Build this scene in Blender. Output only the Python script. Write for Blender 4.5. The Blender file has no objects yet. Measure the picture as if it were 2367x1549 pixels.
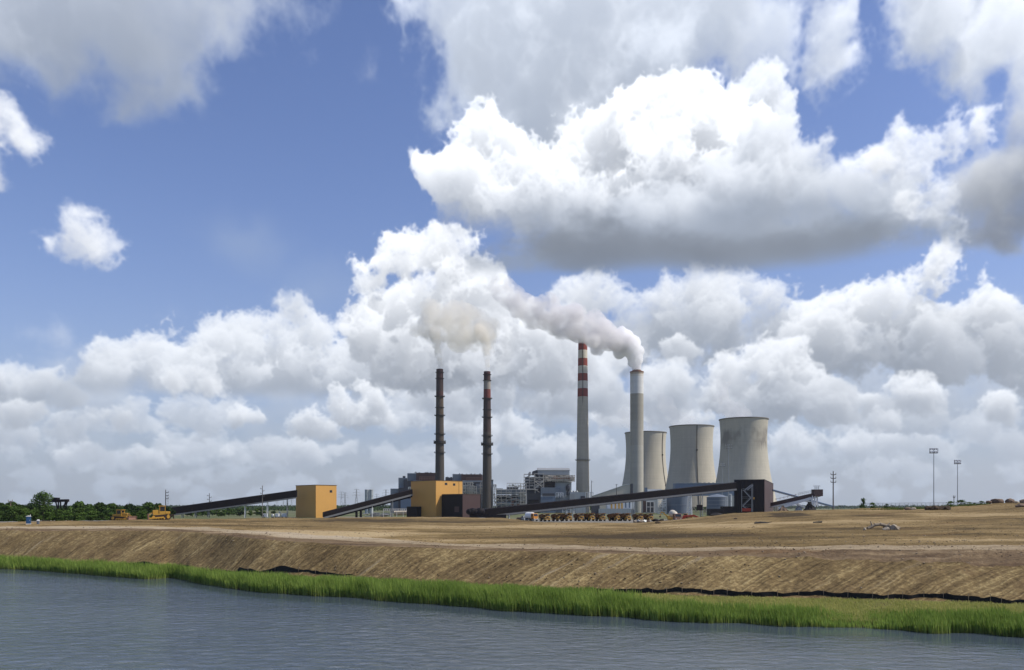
import numpy as np, math
# ---- cloud canvas in azimuth / elevation degrees -------------------------------------------
SKY_W, SKY_H = 1380, 610
AZ0, AZ1, EL0, EL1 = -46.0, 46.0, -1.2, 39.5
FPX, CXP, HZ = 1972.0, 1183.5, 1172.0
def sky_xy(px, py):
    dx = (px - CXP)
    az = math.degrees(math.atan2(dx, FPX)); el = math.degrees(math.atan2(HZ - py, math.hypot(FPX, dx)))
    return (az-AZ0)/(AZ1-AZ0)*SKY_W, (EL1-el)/(EL1-EL0)*SKY_H      # row 0 = top
PPX = SKY_W/(AZ1-AZ0)*math.degrees(1/FPX)                           # canvas px per photo px (centre)

def bsp(n_out, wl, phase):
    """cubic b-spline interpolation matrix: lattice -> n_out samples, lattice spacing wl samples"""
    t = np.arange(n_out)/wl + phase
    i = np.floor(t).astype(int); f = (t-i).astype(np.float32)
    w = [(1-f)**3/6, (3*f**3-6*f**2+4)/6, (-3*f**3+3*f**2+3*f+1)/6, f**3/6]
    M = np.zeros((n_out, i.max()+4), np.float32)
    for k in range(4): M[np.arange(n_out), i+k] += w[k]
    return M
def noise3(rng, shape, wls):
    Ms = [bsp(s, w, rng.random()) for s, w in zip(shape, wls)]
    L = rng.standard_normal([m.shape[1] for m in Ms]).astype(np.float32)
    a = np.tensordot(Ms[0], L, (1, 0))                 # y, lx, lz
    a = np.einsum('xa,yaz->yxz', Ms[1], a, optimize=True)
    a = a @ Ms[2].T
    return a*1.75
def shift(a, dx, dz):
    """a[x,z] sampled at (x+dx, z+dz), edge clamp"""
    for ax, d in ((0, dx), (1, dz)):
        i = int(math.floor(d)); f = d-i; n = a.shape[ax]
        i0 = np.clip(np.arange(n)+i, 0, n-1); i1 = np.clip(np.arange(n)+i+1, 0, n-1)
        a = np.take(a, i0, ax)*(1-f) + np.take(a, i1, ax)*f
    return a
def cloud(canvas, blobs, seed=1, wl=70, octs=6, amp=0.30, bil=0.75, edge=4.0, sig=0.10, base=None, base_soft=14, sun=.86, amb=.36,
          lit=0.06, tint=(1, 1, 1), fade=0.0, fadecol=(.50, .60, .74), sundir=(.28, .92, .06), opac=1.0, stretch=1.0, dmin=None, floor=.12, rough=.78, grad=None):
    rng = np.random.default_rng(seed)
    B = []
    for b in blobs:
        px, py, rx, ry = b[:4]; dz = b[4] if len(b) > 4 else 0.0
        cx, cy = sky_xy(px, py); k = math.cos(math.atan((px-CXP)/FPX))**2
        B.append((cx, cy, rx*PPX*k, ry*PPX, dz*PPX))
    m = int(26 + wl*PPX*amp*2.6)
    x0 = int(max(0, min(c[0]-c[2] for c in B)-m)); x1 = int(min(SKY_W, max(c[0]+c[2] for c in B)+m))
    y0 = int(max(0, min(c[1]-c[3] for c in B)-m)); y1 = int(min(SKY_H, max(c[1]+c[3] for c in B)+m))
    if base is not None: y1 = int(min(y1, sky_xy(CXP, base)[1] + 40))
    if x1-x0 < 4 or y1-y0 < 4: return
    rzmax = max(min(c[2], c[3]*1.6) + abs(c[4]) for c in B) + 14
    D = int(min(44, max(14, rzmax/2.6))); sz = 2*rzmax/D
    shp = (y1-y0, x1-x0, D)
    yy = np.arange(y0, y1, dtype=np.float32)[:, None, None]; xx = np.arange(x0, x1, dtype=np.float32)[None, :, None]
    zz = ((np.arange(D, dtype=np.float32)+.5)*sz - rzmax)[None, None, :]
    S = np.full(shp, -60., np.float32)
    for cx, cy, rx, ry, dz in B:
        g = 2.5
        ax0, ax1 = max(0, int(cx-rx*g-8-x0)), min(shp[1], int(cx+rx*g+8-x0)); ay0, ay1 = max(0, int(cy-ry*g-8-y0)), min(shp[0], int(cy+ry*g+8-y0))
        if ax1 <= ax0 or ay1 <= ay0: continue
        rz = min(rx, ry*1.6)
        r = np.sqrt(((yy[ay0:ay1]-cy)/ry)**2 + ((xx[:, ax0:ax1]-cx)/rx)**2 + ((zz-dz)/rz)**2)
        f = (1-r)*min(rx, ry)
        T = S[ay0:ay1, ax0:ax1]
        h = np.clip(.5+.5*(f-T)/9., 0, 1)                 # smooth union
        S[ay0:ay1, ax0:ax1] = T*(1-h)+f*h + 9.*h*(1-h)
    d = np.zeros(shp, np.float32); w = wl*PPX
    a = amp
    for o in range(octs):
        n = noise3(rng, shp, (w, w*stretch, max(w/sz, .8)))
        d += (w*a)*((1-bil)*n + bil*(1.1-2.0*np.abs(n)))
        w *= .52
        if w < 1.5: break
        a *= rough/.52*.86
    S += d
    den = np.clip(S/edge, 0, 1); den *= den
    if base is not None:
        by = sky_xy(CXP, base)[1]
        # warp base a little so it is not ruler-straight
        wob = noise3(rng, (1, shp[1], 1), (10, 90*PPX, 10))[0, :, 0]*9*PPX
        bb = np.clip((by+wob[None, :, None]-yy)/base_soft, 0, 1); den *= bb*bb*(3-2*bb)
    # light: optical depth toward the sun and straight up, swept row by row from the top
    ex = den*lit
    sx, sy, szz = sundir
    ts = np.zeros(shp, np.float32); tu = np.zeros(shp, np.float32); lp = math.sqrt(sx*sx+sy*sy+szz*szz)/sy
    for r in range(1, shp[0]):
        ts[r] = shift(ts[r-1] + ex[r-1]*lp, sx/sy, -szz/sy/sz)
        tu[r] = tu[r-1] + ex[r-1]
    tf = np.cumsum(ex, 2)*sz                              # toward the viewer
    L = sun*(.60*np.exp(-ts)+.29*np.exp(-.30*ts)+.11*np.exp(-.08*ts))
    Ab = amb*(floor + .42*np.exp(-.25*tu) + .46*np.exp(-.6*tf))
    al = 1-np.exp(-den*sig*sz)
    tr = np.cumprod(1-al, 2); tr = np.concatenate([np.ones(shp[:2]+(1,), np.float32), tr], 2)
    wgt = tr[:, :, :-1]*al
    A = 1-tr[:, :, -1]
    if grad is not None:                                  # deep multiple scattering: the body darkens toward its base
        ga, gb, gm = grad; g0, g1 = sky_xy(CXP, ga)[1], sky_xy(CXP, gb)[1]
        wv = noise3(rng, (shp[0], shp[1], 1), (60*PPX, 80*PPX, 10))[:, :, 0]*26*PPX + noise3(rng, (shp[0], shp[1], 1), (24*PPX, 30*PPX, 10))[:, :, 0]*12*PPX
        t = np.clip((yy[:, :, 0]+wv-g0)/(g1-g0), 0, 1); t = t*t*(3-2*t)
        L = L*(1-(1-gm)*t)[:, :, None]
    Ls = (wgt*L).sum(2); As = (wgt*Ab).sum(2)
    col = Ls[..., None]*np.array([1.0, .985, .955]) + As[..., None]*np.array([.80, .93, 1.16])
    col = col*np.array(tint)
    col = col*(1-fade) + A[..., None]*np.array(fadecol)*fade
    col *= opac; A = A*opac
    C = canvas[y0:y1, x0:x1]
    C[..., :3] = C[..., :3]*(1-A[..., None]) + col
    C[..., 3] = C[..., 3]*(1-A) + A

def field(rng, n, xr, yr, sr, asp=(1.2, 2.2), puffs=(3, 7), ok=None):
    """blobs of n small heaped clouds spread over a band of sky, larger towards the top of the band"""
    out = []
    for _ in range(n):
        px = rng.uniform(*xr); t = rng.random(); py = yr[0]+(yr[1]-yr[0])*t
        if ok is not None and not ok(px, py): continue
        s = sr[0]+(sr[1]-sr[0])*t; s *= rng.uniform(.6, 1.3); k = rng.uniform(*asp)
        for j in range(rng.integers(*puffs)):
            u = rng.uniform(-1, 1); q = s*rng.uniform(.45, .8)*(1-.45*abs(u))
            out.append((px+u*s*k, py-q*.55*rng.uniform(.2, 1.4), q*1.15, q*.85, rng.uniform(-.6, .6)*s))
    return out

def heap(rng, top, base, n, r0, r1):
    """puffs that fill the outline between a top line (px, py)... and a flat base; smaller toward the rim"""
    xs = [p[0] for p in top]; ys = [p[1] for p in top]; out = []
    for i in range(n):
        px = rng.uniform(xs[0], xs[-1]); ty = float(np.interp(px, xs, ys)); t = rng.random()**1.25; r = rng.uniform(r0, r1)*(.55+.6*t); r = min(r, max(6, (base-ty)*.6))
        py = ty+r*.8+(base-ty-r*1.5)*t if base-ty > r*2.3 else (ty+base)/2
        out.append((px, py, r*rng.uniform(1.0, 1.5), r, rng.uniform(-1, 1)*r*1.2))
    return out

def make_sky():
    C = np.zeros((SKY_H, SKY_W, 4), np.float32)
    rng = np.random.default_rng(5)
    FC = (.42, .505, .645)
    # pale veil low over the horizon
    el = EL1-(np.arange(SKY_H)+.5)/SKY_H*(EL1-EL0)
    v = .90*np.exp(-(np.clip(el, 0, 90)/8.5)**1.3)
    C[..., :3] = v[:, None, None]*np.array([.335, .38, .465]); C[..., 3] = v[:, None]
    # soft broken murk behind the banks
    cloud(C, field(rng, 60, (-700, 3050), (1090, 900), (36, 90), (1.4, 3.0)), seed=19, wl=90, octs=6, edge=20, sig=.03, lit=.05, fade=.42, fadecol=FC, amp=.40, opac=.55, stretch=1.5)
    # far rows near the horizon
    for k, (ya, yb, sa, sb, n, fd) in enumerate([(1162, 1135, 8, 12, 44, .80), (1130, 1095, 12, 18, 32, .70), (1092, 1050, 17, 24, 28, .56), (1055, 1005, 22, 30, 22, .44), (1005, 940, 28, 40, 16, .34)]):
        b = field(rng, n, (-700, 3050), (ya, yb), (sa, sb), (1.5, 3.6), (4, 9))
        cloud(C, b, seed=20+k, wl=26+8*k, octs=6, edge=4.5, sig=.10, lit=.075, sun=1.0, fade=fd, fadecol=FC, amp=.36, opac=.85, stretch=1.4)
    # left heaped bank
    cloud(C, heap(rng, [(-700, 860), (-300, 800), (-60, 870), (60, 950), (300, 900)], 985, 70, 26, 60), seed=31, wl=50, octs=6, sig=.04, lit=.07, fade=.42, fadecol=FC, opac=.55, edge=7, amp=.36)
    cloud(C, heap(rng, [(170, 870), (250, 800), (315, 776), (345, 805), (400, 760), (470, 722), (500, 720), (530, 760), (600, 745), (700, 730), (770, 715), (830, 735), (885, 775), (905, 860)], 935, 130, 18, 52),
          seed=33, wl=50, octs=7, sig=.085, lit=.042, sun=1.0, base=945, base_soft=30, fade=.24, fadecol=FC, edge=5, amp=.40, grad=(830, 930, .45))
    cloud(C, [(680, 708, 34, 20), (665, 695, 18, 12), (700, 722, 20, 22), (480, 752, 18, 16)], seed=36, wl=34, octs=6, sig=.07, lit=.05, fade=.15, fadecol=FC, edge=6, amp=.4)
    cloud(C, heap(rng, [(-80, 830), (0, 830), (30, 850), (60, 868), (110, 858), (150, 880), (165, 905)], 925, 34, 14, 34), seed=34, wl=40, octs=7, sig=.10, lit=.06, sun=1.0, fade=.24, fadecol=FC, edge=5, amp=.34, grad=(870, 925, .4))
    cloud(C, heap(rng, [(380, 870), (410, 835), (450, 850), (500, 880)], 905, 12, 12, 22), seed=37, wl=34, octs=6, sig=.10, lit=.07, fade=.08, fadecol=FC, edge=5, amp=.36)
    for k, (pf, bs, nn) in enumerate([([(700, 965), (735, 918), (760, 935), (785, 985), (775, 1000)], 1006, 12), ([(780, 890), (830, 876), (870, 905), (890, 950), (900, 975)], 985, 14), ([(845, 890), (960, 860), (1010, 900)], 960, 14), ([(535, 985), (560, 940), (590, 945), (600, 970)], 985, 7), ([(200, 965), (250, 950), (300, 972)], 985, 9),
                                     ([(120, 985), (170, 965), (215, 1000)], 1012, 8), ([(-40, 1000), (20, 985), (80, 1000)], 1030, 9), ([(510, 1045), (590, 1025), (650, 1045)], 1055, 8), ([(640, 1050), (700, 1020), (750, 1050)], 1066, 9), ([(130, 1055), (190, 1030), (250, 1055)], 1075, 9), ([(270, 1062), (330, 1045), (380, 1060)], 1072, 7),
                                     ([(0, 960), (60, 925), (120, 960)], 975, 10), ([(1120, 960), (1160, 930), (1200, 950), (1235, 1020)], 1035, 14), ([(1030, 960), (1060, 945), (1085, 975)], 1010, 8)]):
        cloud(C, heap(rng, pf, bs, nn, 9, 24), seed=100+k, wl=32, octs=6, sig=.13, lit=.07, sun=1.02, fade=.12 if bs < 1010 else .32, fadecol=FC, edge=4, amp=.36, grad=(bs-40, bs+10, .5))
    # right lower bank
    cloud(C, heap(rng, [(1480, 760), (1600, 690), (1800, 720), (2000, 760), (2400, 700), (2800, 640), (3100, 700)], 1000, 130, 26, 70), seed=41, wl=56, octs=6, sig=.045, lit=.06, fade=.40, fadecol=FC, opac=.62, edge=8, amp=.36)
    cloud(C, heap(rng, [(1330, 660), (1370, 625), (1400, 650), (1440, 680), (1520, 680), (1560, 640), (1640, 625), (1700, 640), (1760, 625), (1800, 640), (1840, 700), (1850, 770)], 830, 80, 18, 52), seed=42, wl=52, octs=7, sig=.06, lit=.042, sun=.98, fade=.18, fadecol=FC, edge=5, amp=.40, grad=(680, 830, .4))
    cloud(C, heap(rng, [(1850, 720), (1900, 690), (1960, 680), (2020, 650), (2080, 640), (2130, 620), (2190, 572), (2250, 590), (2300, 625), (2310, 680), (2345, 700), (2355, 760), (2420, 720), (2600, 640), (2750, 700)], 870, 130, 18, 56),
          seed=43, wl=58, octs=7, sig=.12, lit=.048, sun=1.0, fade=.10, fadecol=FC, edge=4.5, amp=.34, grad=(720, 880, .35))
    cloud(C, heap(rng, [(1650, 850), (1700, 820), (1760, 790), (1800, 778), (1850, 800), (1870, 850), (1900, 880), (1950, 930)], 965, 60, 14, 40), seed=44, wl=44, octs=7, sig=.12, lit=.055, sun=1.0, fade=.12, fadecol=FC, edge=4, amp=.35, grad=(860, 960, .4))
    for k, (pf, bs, nn) in enumerate([([(2050, 900), (2100, 858), (2150, 880), (2180, 925)], 945, 16), ([(1995, 920), (2010, 905), (2035, 940)], 955, 7), ([(1545, 800), (1560, 780), (1595, 805)], 822, 7), ([(2290, 920), (2315, 905), (2340, 950)], 965, 9), ([(1830, 1010), (1900, 1000), (2000, 1008), (2100, 1015), (2180, 1030)], 1042, 30), ([(1800, 1000), (1840, 975), (1880, 1010)], 1050, 10),
                                     ([(1990, 975), (2030, 955), (2070, 965)], 978, 6), ([(2310, 1030), (2350, 1010), (2420, 1030)], 1048, 9), ([(1500, 960), (1560, 930), (1640, 960)], 990, 12), ([(1480, 860), (1520, 845), (1560, 880)], 900, 9), ([(1390, 940), (1440, 920), (1460, 960)], 975, 9), ([(1640, 1015), (1720, 1000), (1790, 1020)], 1035, 12), ([(1960, 1080), (2050, 1068), (2150, 1082)], 1094, 12), ([(1230, 1030), (1290, 1010), (1340, 1030)], 1050, 9)]):
        cloud(C, heap(rng, pf, bs, nn, 9, 26), seed=130+k, wl=34, octs=6, sig=.12, lit=.065, sun=1.02, fade=.12 if bs < 1000 else .32, fadecol=FC, edge=4, amp=.36, grad=(bs-46, bs+10, .5))
    # middle bank behind the chimneys
    cloud(C, heap(rng, [(1000, 830), (1060, 800), (1180, 800), (1300, 770), (1400, 800), (1500, 770), (1560, 850)], 960, 70, 20, 56), seed=51, wl=50, octs=6, sig=.07, lit=.045, sun=.98, fade=.22, fadecol=FC, edge=7, amp=.36, grad=(840, 960, .4))
    cloud(C, heap(rng, [(852, 620), (862, 570), (905, 535), (950, 530), (1000, 520), (1050, 518), (1080, 560), (1100, 590), (1130, 620), (1150, 660), (1190, 675), (1230, 700), (1300, 740), (1320, 800)], 880, 120, 18, 54),
          seed=52, wl=50, octs=7, sig=.13, lit=.036, sun=.98, fade=.03, fadecol=FC, edge=4.2, amp=.34, grad=(690, 900, .5))
    # miles of air in front of the low banks: they pale toward the horizon haze
    f = (.50*np.exp(-np.clip(el, 0, 90)/7.5))[:, None, None]
    C[..., :3] = C[..., :3]*(1-f) + C[..., 3:]*np.array([.43, .50, .615])*f
    # high soft sheet behind the large cumulus
    cloud(C, [(1200, 40, 190, 120), (1130, 180, 110, 120), (1300, 150, 190, 130), (1480, 60, 200, 110), (1640, 70, 140, 100), (1200, 270, 150, 110), (1330, 300, 140, 110), (1560, 140, 150, 60), (1380, -60, 400, 120), (1770, 90, 60, 50), (1250, 370, 100, 60)],
          seed=61, wl=150, octs=6, sig=.05, lit=.030, edge=18, amp=.30, amb=.52, sun=.55, floor=.42)
    cloud(C, [(1905, 30, 60, 90), (1920, 100, 40, 45), (1890, -40, 70, 60)], seed=62, wl=90, sig=.05, lit=.03, edge=16, amp=.40, amb=.5, sun=.7, floor=.35)
    cloud(C, [(2190, 10, 110, 80), (2310, 60, 130, 90), (2420, 120, 140, 110), (2150, -70, 140, 80), (2380, 170, 70, 60), (2600, 40, 220, 160), (2240, 60, 60, 45)], seed=63, wl=110, sig=.05, lit=.03, edge=16, amp=.36, amb=.5, sun=.68, floor=.35)
    # grey cloud, upper left
    cloud(C, [(60, 20, 220, 120), (260, 30, 200, 110), (400, 10, 120, 70), (250, 130, 90, 60), (330, 180, 90, 34), (-150, 0, 260, 140), (120, 90, 160, 60), (200, -80, 420, 100)], seed=64, wl=150, octs=6, sig=.028, lit=.04, edge=26, amp=.34, amb=.52, sun=.30, opac=.93, floor=.3)
    # small left clouds
    cloud(C, [(20, 270, 46, 48), (50, 310, 36, 34), (-30, 250, 60, 60), (0, 400, 26, 34), (-60, 400, 60, 60)], seed=65, wl=60, sig=.07, lit=.03, edge=9, amp=.34)
    cloud(C, [(170, 530, 38, 26), (215, 560, 52, 32), (170, 490, 30, 16), (250, 575, 30, 20), (150, 560, 30, 16)], seed=66, wl=54, sig=.06, lit=.03, edge=9, amp=.36)
    cloud(C, [(850, 165, 16, 26), (120, 780, 60, 34), (370, 730, 26, 14)], seed=67, wl=54, sig=.012, lit=.02, edge=18, amp=.36, sun=.7)
    cloud(C, [(560, 570, 150, 90), (760, 660, 140, 90)], seed=68, wl=120, sig=.0022, lit=.01, edge=40, amp=.2, sun=.45, tint=(.98, 1.02, .92))
    # grey cloud at right edge and ragged bits
    cloud(C, [(2330, 430, 130, 70), (2230, 450, 70, 60), (2450, 420, 160, 90), (2350, 510, 150, 50), (2360, 290, 40, 60), (2440, 300, 80, 90)], seed=71, wl=90, sig=.05, lit=.07, edge=16, amb=.40, sun=.50, amp=.3)
    cloud(C, [(2030, 380, 52, 42), (2080, 350, 34, 40), (2130, 380, 40, 44), (2070, 460, 66, 66), (2150, 480, 40, 60), (2180, 540, 30, 20), (2000, 440, 60, 60), (2205, 310, 18, 26), (2270, 255, 26, 12), (2275, 300, 24, 22), (1970, 420, 40, 60)], seed=72, wl=56, octs=6, sig=.07, lit=.05, edge=8, amp=.38, amb=.5)
    # the large cumulus: small tower behind, bright core, left lobe, grey shoulder, then the dark flat base
    cloud(C, [(1755, 205, 58, 46), (1790, 235, 40, 50), (1735, 250, 44, 50), (1780, 290, 60, 50)], seed=80, wl=48, octs=7, sig=.15, lit=.05, edge=4.5, amp=.26, sun=.70, amb=.44, floor=.3)
    cloud(C, [(1600, 580, 350, 62), (1440, 572, 220, 54), (1310, 552, 90, 46), (1820, 578, 240, 60), (1980, 560, 90, 50), (1660, 602, 360, 44)],
          seed=84, wl=110, octs=6, sig=.10, lit=.10, base=658, base_soft=56, edge=12, amp=.30, amb=.275, sun=.05, floor=.42, tint=(.97, 1., 1.03), stretch=1.6)
    cloud(C, [(1580, 215, 36, 32), (1560, 262, 70, 50), (1500, 255, 50, 36), (1640, 280, 60, 44), (1450, 300, 80, 56), (1395, 345, 80, 56), (1340, 370, 60, 50), (1560, 350, 170, 80), (1700, 330, 90, 56), (1330, 440, 130, 76), (1480, 440, 200, 100, 20), (1680, 430, 160, 90), (1800, 340, 46, 40), (1600, 520, 260, 70), (1380, 530, 170, 60)],
          seed=8, wl=84, octs=7, sig=.15, lit=.052, base=612, base_soft=110, edge=5, amp=.33, amb=.38, sun=1.00, floor=.30, grad=(330, 575, .16))
    cloud(C, [(1130, 305, 46, 42), (1100, 340, 40, 40), (1038, 350, 36, 34), (1175, 340, 44, 40), (1000, 395, 34, 36), (1090, 390, 90, 60), (1190, 395, 80, 56), (1265, 410, 40, 34), (1060, 440, 60, 50), (1130, 460, 110, 60), (1230, 460, 80, 50), (1100, 510, 70, 40), (1180, 520, 100, 36)],
          seed=81, wl=70, octs=7, sig=.15, lit=.048, base=565, base_soft=80, edge=5, amp=.32, amb=.38, sun=.98, floor=.30, grad=(390, 555, .25))
    cloud(C, [(1760, 350, 70, 50), (1830, 400, 60, 60), (1740, 430, 110, 70), (1860, 460, 80, 60), (1900, 420, 46, 50), (1960, 480, 70, 60), (1820, 510, 130, 60), (1660, 500, 120, 60), (2050, 500, 80, 50), (1980, 540, 130, 44), (1540, 500, 90, 50), (2090, 550, 70, 36)],
          seed=82, wl=74, octs=7, sig=.09, lit=.050, base=606, base_soft=90, edge=8, amp=.36, amb=.40, sun=.62, floor=.36, grad=(390, 560, .12))
    cloud(C, [(2030, 370, 36, 18), (2085, 455, 20, 13), (2112, 470, 14, 9)], seed=83, wl=34, octs=6, sig=.06, lit=.05, edge=5, amp=.36, sun=.86)
    cloud(C, [(1610, 596, 340, 44), (1450, 584, 210, 42), (1330, 566, 90, 34), (1800, 594, 220, 40)],
          seed=85, wl=120, octs=6, sig=.042, lit=.10, base=656, base_soft=44, edge=14, amp=.30, amb=.26, sun=.05, floor=.42, stretch=2.0)
    return C
import bpy, math, random
import numpy as np
from mathutils import Vector, Matrix
R = math.radians
scene = bpy.context.scene
COL = scene.collection
CAMZ = 14.0
def wx(px, Y): return (px-CXP)/FPX*Y
def wz(py, Y): return CAMZ+(HZ-py)/FPX*Y
def at(px, py, Y): return Vector((wx(px, Y), Y, wz(py, Y)))
def mpx(n, Y): return n*Y/FPX
GZ = 6.0                                                       # level of the plant yard
SUN_EL, SUN_AZ = R(49), R(96)                                  # azimuth clockwise from +Y
TOSUN = Vector((math.sin(SUN_AZ)*math.cos(SUN_EL), math.cos(SUN_AZ)*math.cos(SUN_EL), math.sin(SUN_EL)))

# ------------------------------------------------------------------ mesh helpers
class MB:
    """collects simple shapes and links them as ONE mesh object"""
    def __init__(s): s.v = []; s.f = []
    def add(s, vs, fs):
        n = len(s.v); s.v += [tuple(v) for v in vs]; s.f += [tuple(i+n for i in f) for f in fs]; return s
    def hexa(s, p): return s.add(p, [(0, 3, 2, 1), (4, 5, 6, 7), (0, 1, 5, 4), (1, 2, 6, 5), (2, 3, 7, 6), (3, 0, 4, 7)])
    def box(s, x0, x1, y0, y1, z0, z1): return s.hexa([(x0, y0, z0), (x1, y0, z0), (x1, y1, z0), (x0, y1, z0), (x0, y0, z1), (x1, y0, z1), (x1, y1, z1), (x0, y1, z1)])
    def obox(s, c, u, W, v, L, z0, z1):
        """box standing on corner c, running W along u and L along v (unit 2-D vectors)"""
        c = Vector((c[0], c[1])); u = Vector(u)*W; v = Vector(v)*L
        q = [c, c+u, c+u+v, c+v]
        if u.x*v.y-u.y*v.x < 0: q = [c, c+v, c+u+v, c+u]
        return s.hexa([(a.x, a.y, z0) for a in q]+[(a.x, a.y, z1) for a in q])
    def bar(s, p, q, w, h=None, up=(0, 0, 1)):
        p = Vector(p); q = Vector(q); d = q-p
        if d.length < 1e-6: return s
        d.normalize(); a = d.cross(Vector(up))
        if a.length < 1e-3: a = d.cross(Vector((1, 0, 0)))
        a.normalize(); b = a.cross(d); a = a*w/2; b = b*(h or w)/2
        return s.hexa([p-a-b, p+a-b, p+a+b, p-a+b, q-a-b, q+a-b, q+a+b, q-a+b])
    def cyl(s, p, q, r0, r1=None, n=10, cap=True):
        p = Vector(p); q = Vector(q); r1 = r0 if r1 is None else r1; d = (q-p).normalized()
        a = d.cross(Vector((0, 0, 1)))
        if a.length < 1e-3: a = Vector((1, 0, 0))
        a.normalize(); b = d.cross(a)
        vs = []
        for c, r in ((p, r0), (q, r1)):
            for i in range(n): t = 2*math.pi*i/n; vs.append(c+a*(r*math.cos(t))+b*(r*math.sin(t)))
        fs = [(i, (i+1) % n, n+(i+1) % n, n+i) for i in range(n)]
        if cap: fs += [tuple(range(n-1, -1, -1)), tuple(range(n, 2*n))]
        return s.add(vs, fs)
    def lathe(s, c, prof, n=48, cap=True):
        """prof: (radius, z) from bottom to top round the vertical axis through c"""
        vs = []
        for r, z in prof:
            for i in range(n): t = 2*math.pi*i/n; vs.append((c[0]+r*math.cos(t), c[1]+r*math.sin(t), z))
        fs = [(k*n+i, k*n+(i+1) % n, (k+1)*n+(i+1) % n, (k+1)*n+i) for k in range(len(prof)-1) for i in range(n)]
        if cap: fs += [tuple(range(n-1, -1, -1)), tuple((len(prof)-1)*n+i for i in range(n))]
        return s.add(vs, fs)
    def prism(s, poly, axis, a, b):
        """poly in the plane across 'axis' ('x': (y,z), 'y': (x,z)), swept from a to b"""
        mk = (lambda p, t: (t, p[0], p[1])) if axis == 'x' else (lambda p, t: (p[0], t, p[1]))
        n = len(poly)
        return s.add([mk(p, a) for p in poly]+[mk(p, b) for p in poly],
                     [tuple(range(n)), tuple(range(2*n-1, n-1, -1))]+[(i, n+i, n+(i+1) % n, (i+1) % n) for i in range(n)])
    def ball(s, c, rx, ry, rz, n=8, m=6):
        vs = [(c[0], c[1], c[2]-rz)]
        for j in range(1, m):
            t = math.pi*j/m-math.pi/2
            for i in range(n): u = 2*math.pi*i/n; vs.append((c[0]+rx*math.cos(t)*math.cos(u), c[1]+ry*math.cos(t)*math.sin(u), c[2]+rz*math.sin(t)))
        vs.append((c[0], c[1], c[2]+rz)); L = len(vs)-1; fs = []
        for i in range(n):
            fs.append((0, 1+(i+1) % n, 1+i)); fs.append((L, L-n+i, L-n+(i+1) % n))
            for j in range(m-2): a = 1+j*n; fs.append((a+i, a+(i+1) % n, a+n+(i+1) % n, a+n+i))
        return s.add(vs, fs)
    def build(s, name, mat, parent=None, origin=None, smooth=False, rotz=0.0, bevel=0.0):
        o0 = Vector(origin) if origin is not None else Vector((0, 0, 0))
        me = bpy.data.meshes.new(name)
        me.from_pydata([tuple(Vector(v)-o0) for v in s.v], [], s.f); me.materials.append(mat)
        me.validate(); me.update()
        import bmesh
        bm = bmesh.new(); bm.from_mesh(me); bmesh.ops.recalc_face_normals(bm, faces=bm.faces); bm.to_mesh(me); bm.free()
        if smooth:
            me.shade_smooth()
            try: me.set_sharp_from_angle(angle=R(38))
            except Exception: pass
        o = bpy.data.objects.new(name, me); COL.objects.link(o)
        if parent is not None: o.parent = parent
        elif origin is not None: o.location = o0
        if bevel:
            b = o.modifiers.new('bevel', 'BEVEL'); b.width = bevel; b.segments = 2; b.limit_method = 'ANGLE'
        return o
def np_mesh(name, V, Fq, mat, parent=None, loc=None, smooth=False):
    """big mesh from numpy arrays; Fq is (n,3) or (n,4)"""
    me = bpy.data.meshes.new(name); n, k = Fq.shape
    me.vertices.add(len(V)); me.vertices.foreach_set('co', np.ascontiguousarray(V, np.float32).ravel())
    me.loops.add(n*k); me.loops.foreach_set('vertex_index', np.ascontiguousarray(Fq, np.int32).ravel())
    me.polygons.add(n); me.polygons.foreach_set('loop_start', np.arange(0, n*k, k, dtype=np.int32))
    try: me.polygons.foreach_set('loop_total', np.full(n, k, np.int32))
    except Exception: pass
    me.materials.append(mat); me.update(calc_edges=True); me.validate()
    if smooth: me.shade_smooth()
    o = bpy.data.objects.new(name, me); COL.objects.link(o)
    if parent is not None: o.parent = parent
    if loc is not None: o.location = loc
    return o
def tag(o, label=None, cat=None, group=None, kind=None):
    for k, v in (('label', label), ('category', cat), ('group', group), ('kind', kind)):
        if v: o[k] = v
    return o
def thing(name, label, cat, loc=(0, 0, 0), rotz=0.0, group=None):
    o = bpy.data.objects.new(name, None); COL.objects.link(o); o.location = loc; o.rotation_euler = (0, 0, rotz); o.empty_display_size = 1
    return tag(o, label, cat, group)
def copy_tree(o, parent=None):
    c = o.copy(); COL.objects.link(c)
    if parent is not None: c.parent = parent
    for ch in [x for x in o.children]: copy_tree(ch, c)
    return c
def place_copy(proto, first, loc, rotz, scale, label, group=None):
    o = proto if first else copy_tree(proto)
    o.location = loc; o.rotation_euler = (0, 0, rotz); o.scale = (scale,)*3 if not hasattr(scale, '__len__') else scale
    o['label'] = label
    if group: o['group'] = group
    return o

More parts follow.
